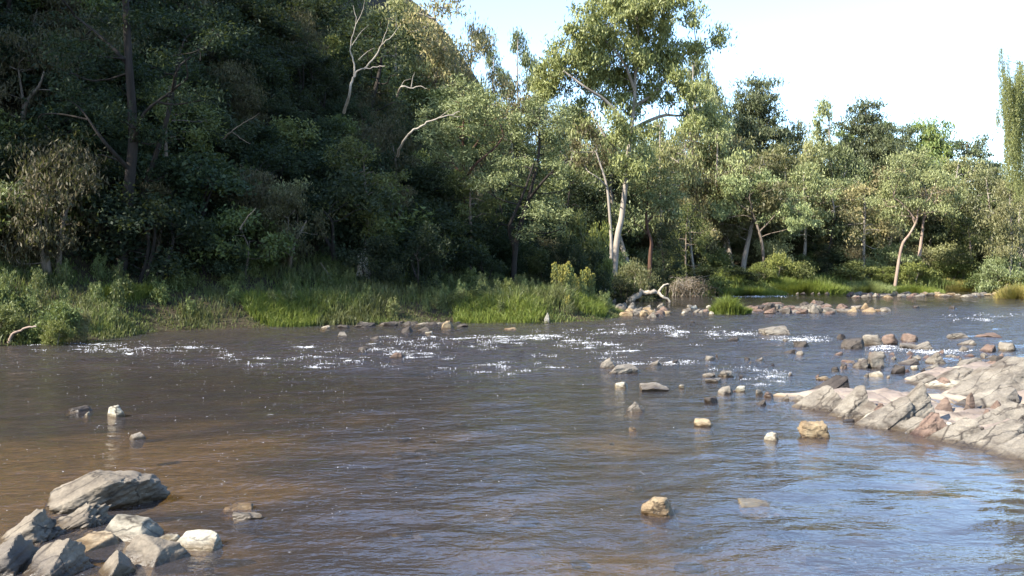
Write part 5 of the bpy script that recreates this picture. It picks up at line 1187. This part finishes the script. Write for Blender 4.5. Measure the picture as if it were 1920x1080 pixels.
# heap of dead brush by the pool
rng = np.random.default_rng(88); bx_, by_, _ = WG(1290, 556); g = Geo(); g2 = Geo()
for i in range(150):
    a = rng.uniform(0, 6.28); b0 = np.array([rng.normal()*0.7, rng.normal()*0.4, 0.0]); e = b0+np.array([rng.normal()*0.75, rng.normal()*0.5, rng.uniform(0.4, 1.65)])
    mid = (b0+e)/2+np.array([rng.normal()*0.3, rng.normal()*0.3, 0.45]); (g if i < 60 else g2).add(*tube(smooth_path([b0, mid, e+np.array([rng.normal()*0.5, 0, -rng.uniform(0, 0.5)])], 4), 0.022 if i < 60 else 0.012, 0.006, 4))
db = empty('dead_brush', (bx_, by_+1.0, 0.0), 'heap of pale dead twigs at the water edge right of the pool', 'brush')
o_ = obj('branches', g.mesh('branches', True), M['deadwood'], db); o_['kind'] = 'stuff'
o_ = obj('twigs', g2.mesh('twigs', True), M['bark_brown'], db); o_['kind'] = 'stuff'
ps = rng.normal(size=(1800, 3))*np.array([0.8, 0.5, 0.35])+np.array([0.35, 0, 0.55]); ps[:, 2] = np.abs(ps[:, 2]); v, f = leaf_geo(ps, 0.14, 0.05, 'hang', rng)
obj('dry_leaves', make_mesh('dry_leaves', v, [f]), M['deadleaf'], db)
# pale outcrop in the shade
X, Y, Z = W(682, 512, 41.5)
o_ = obj('rock_outcrop', rock_mesh('rock_outcrop', (0.6, 0.6, 1.9), 'block', 404, 5, 2.0), M['rock_pale'], None, (X, Y, Hs(X, Y)-0.3)); tag(o_, 'narrow pale rock outcrop showing in the shade of the left slope', 'rock')

# ------------------------------------------------------------------ willow, right
def willow():
    rng = np.random.default_rng(66); bx, by = 19.1, 29.5; bz = Hs(bx, by)-0.2
    root = empty('willow_tree', (bx, by, bz), 'weeping willow hanging long green fronds in from the right edge', 'tree')
    T, B, S, L = Geo(), Geo(), Geo(), Geo()
    T.add(*tube(bend((0, 0, 0), (-0.4, 0.3, 7.5), rng, 0.03, 8), 0.42, 0.16, 9))
    for i in range(13):
        a = rng.uniform(0, 6.28); q = rng.uniform(2.0, 4.2); e = np.array([q*math.cos(a), q*math.sin(a), rng.uniform(6.6, 9.0)])
        B.add(*tube(bend((-0.3, 0.2, rng.uniform(5, 7)), e, rng, 0.08, 7, 0.12), 0.10, 0.02, 5))
    def strand(x, y, z, ln, dens=95):
        n = 9; t = np.linspace(0, 1, n); w = np.cumsum(rng.normal(size=(n, 2))*0.025, 0)
        p = np.stack([x+w[:, 0], y+w[:, 1], z-ln*t], -1); S.add(*tube(p, 0.006, 0.003, 3))
        m = int(dens*ln); k = rng.uniform(0, n-1.001, m); i0 = k.astype(int); c = p[i0]+(p[i0+1]-p[i0])*(k-i0)[:, None]+rng.normal(size=(m, 3))*np.array([0.035, 0.035, 0.0])
        L.add(*leaf_geo(c, 0.10, 0.018, 'hang', rng))
    # fronds: curtain towards the river (dense) and all round the crown
    for i in range(330):
        a = rng.uniform(0, 6.28); q = 4.0*math.sqrt(rng.uniform(0.12, 1)); x, y = q*math.cos(a), q*math.sin(a)
        zt = 8.9-0.16*q*q*0.5+rng.normal()*0.35
        strand(x, y, zt, min(zt+bz-4.2, rng.uniform(1.8, 4.2)) if q > 2 else rng.uniform(1.2, 2.4))
    for (px, top, ln, n) in [(1880, 112, 1.9, 3), (1872, 205, 0.9, 2), (1886, 135, 3.0, 7), (1893, 150, 3.6, 10), (1901, 160, 2.9, 12), (1909, 140, 3.4, 11), (1917, 128, 3.7, 12), (1876, 122, 1.2, 2), (1868, 215, 0.6, 1), (1890, 140, 2.0, 3)]:
        for j in range(n):
            Yj = 29.5-1.2+rng.uniform(-0.9, 0.9); p = np.array(W(px+rng.normal()*2.5, top+rng.normal()*14, Yj))-np.array([bx, by, bz])
            strand(p[0], p[1], p[2], ln*rng.uniform(0.45, 1.08), 95)
    for (px, py) in [(1878, 110), (1890, 128), (1905, 140), (1916, 122)]:
        e = np.array(W(px, py, 28.4))-np.array([bx, by, bz]); B.add(*tube(bend((-0.3, 0.2, 6.6), e, rng, 0.05, 8, 0.08), 0.05, 0.005, 5))
    obj('trunk', T.mesh('trunk', True), M['bark_brown'], root); b = obj('branches', B.mesh('branches', True), M['bark_brown'], root)
    o = obj('frond_stems', S.mesh('frond_stems', True), M['lime'], root); o['kind'] = 'stuff'
    obj('crown', L.mesh('crown'), M['willow'], root)
willow()

# ------------------------------------------------------------------ foam and painted sun glints on the river
def foam():
    r = np.random.default_rng(99); g = Geo()
    oc = np.array([(1, 0, 0), (-1, 0, 0), (0, 1, 0), (0, -1, 0), (0, 0, 1)], float); of = np.array([(0, 2, 4), (2, 1, 4), (1, 3, 4), (3, 0, 4)])
    P = []; S = []
    def fleck(px, py, w, h, el=1.0):
        X = (px-960)/FPX*CAMH*FPX/(py-HORIZON); Y = CAMH*FPX/(py-HORIZON); P.append((X, Y)); s = Y/FPX; S.append((w*s, w*s*el*r.uniform(0.8, 2.2), h*s*0.4))
    for (x0, y0) in STREAKS:
        for q in range(int(r.uniform(4, 22))):
            fleck(x0+r.normal()*r.uniform(4, 16), max(y0+r.normal()*1.3, 552), r.uniform(0.4, 1.3), r.uniform(0.4, 1.1), 0.8)
    for k in range(1300):           # white specks standing for sun glints, left and middle reach
        py = 640+330*r.uniform(0, 1)**2.2; px = r.normal(480, 330)
        if 0 < px < 1400 and vn(np.array([[px*0.012, py*0.05, 0.0]]), 5)[0] > -0.25: fleck(px, py, r.uniform(0.4, 1.0), 0.2)
    P = np.array(P); S = np.array(S); z = wave(P[:, 0], P[:, 1])
    for i in range(len(P)):
        v = oc*S[i]*(1+0.3*r.normal(size=(5, 1))); a = r.normal()*0.22; ca, sa = math.cos(a), math.sin(a)
        v = np.stack([v[:, 0]*ca-v[:, 1]*sa+P[i, 0], v[:, 0]*sa+v[:, 1]*ca+P[i, 1], v[:, 2]+z[i]+0.002], -1); g.add(v, of)
    tag(obj('foam', g.mesh('foam', True), M['foam']), 'white foam flecks on the rapids and white specks standing for sun glints', 'foam', kind='stuff')
foam()
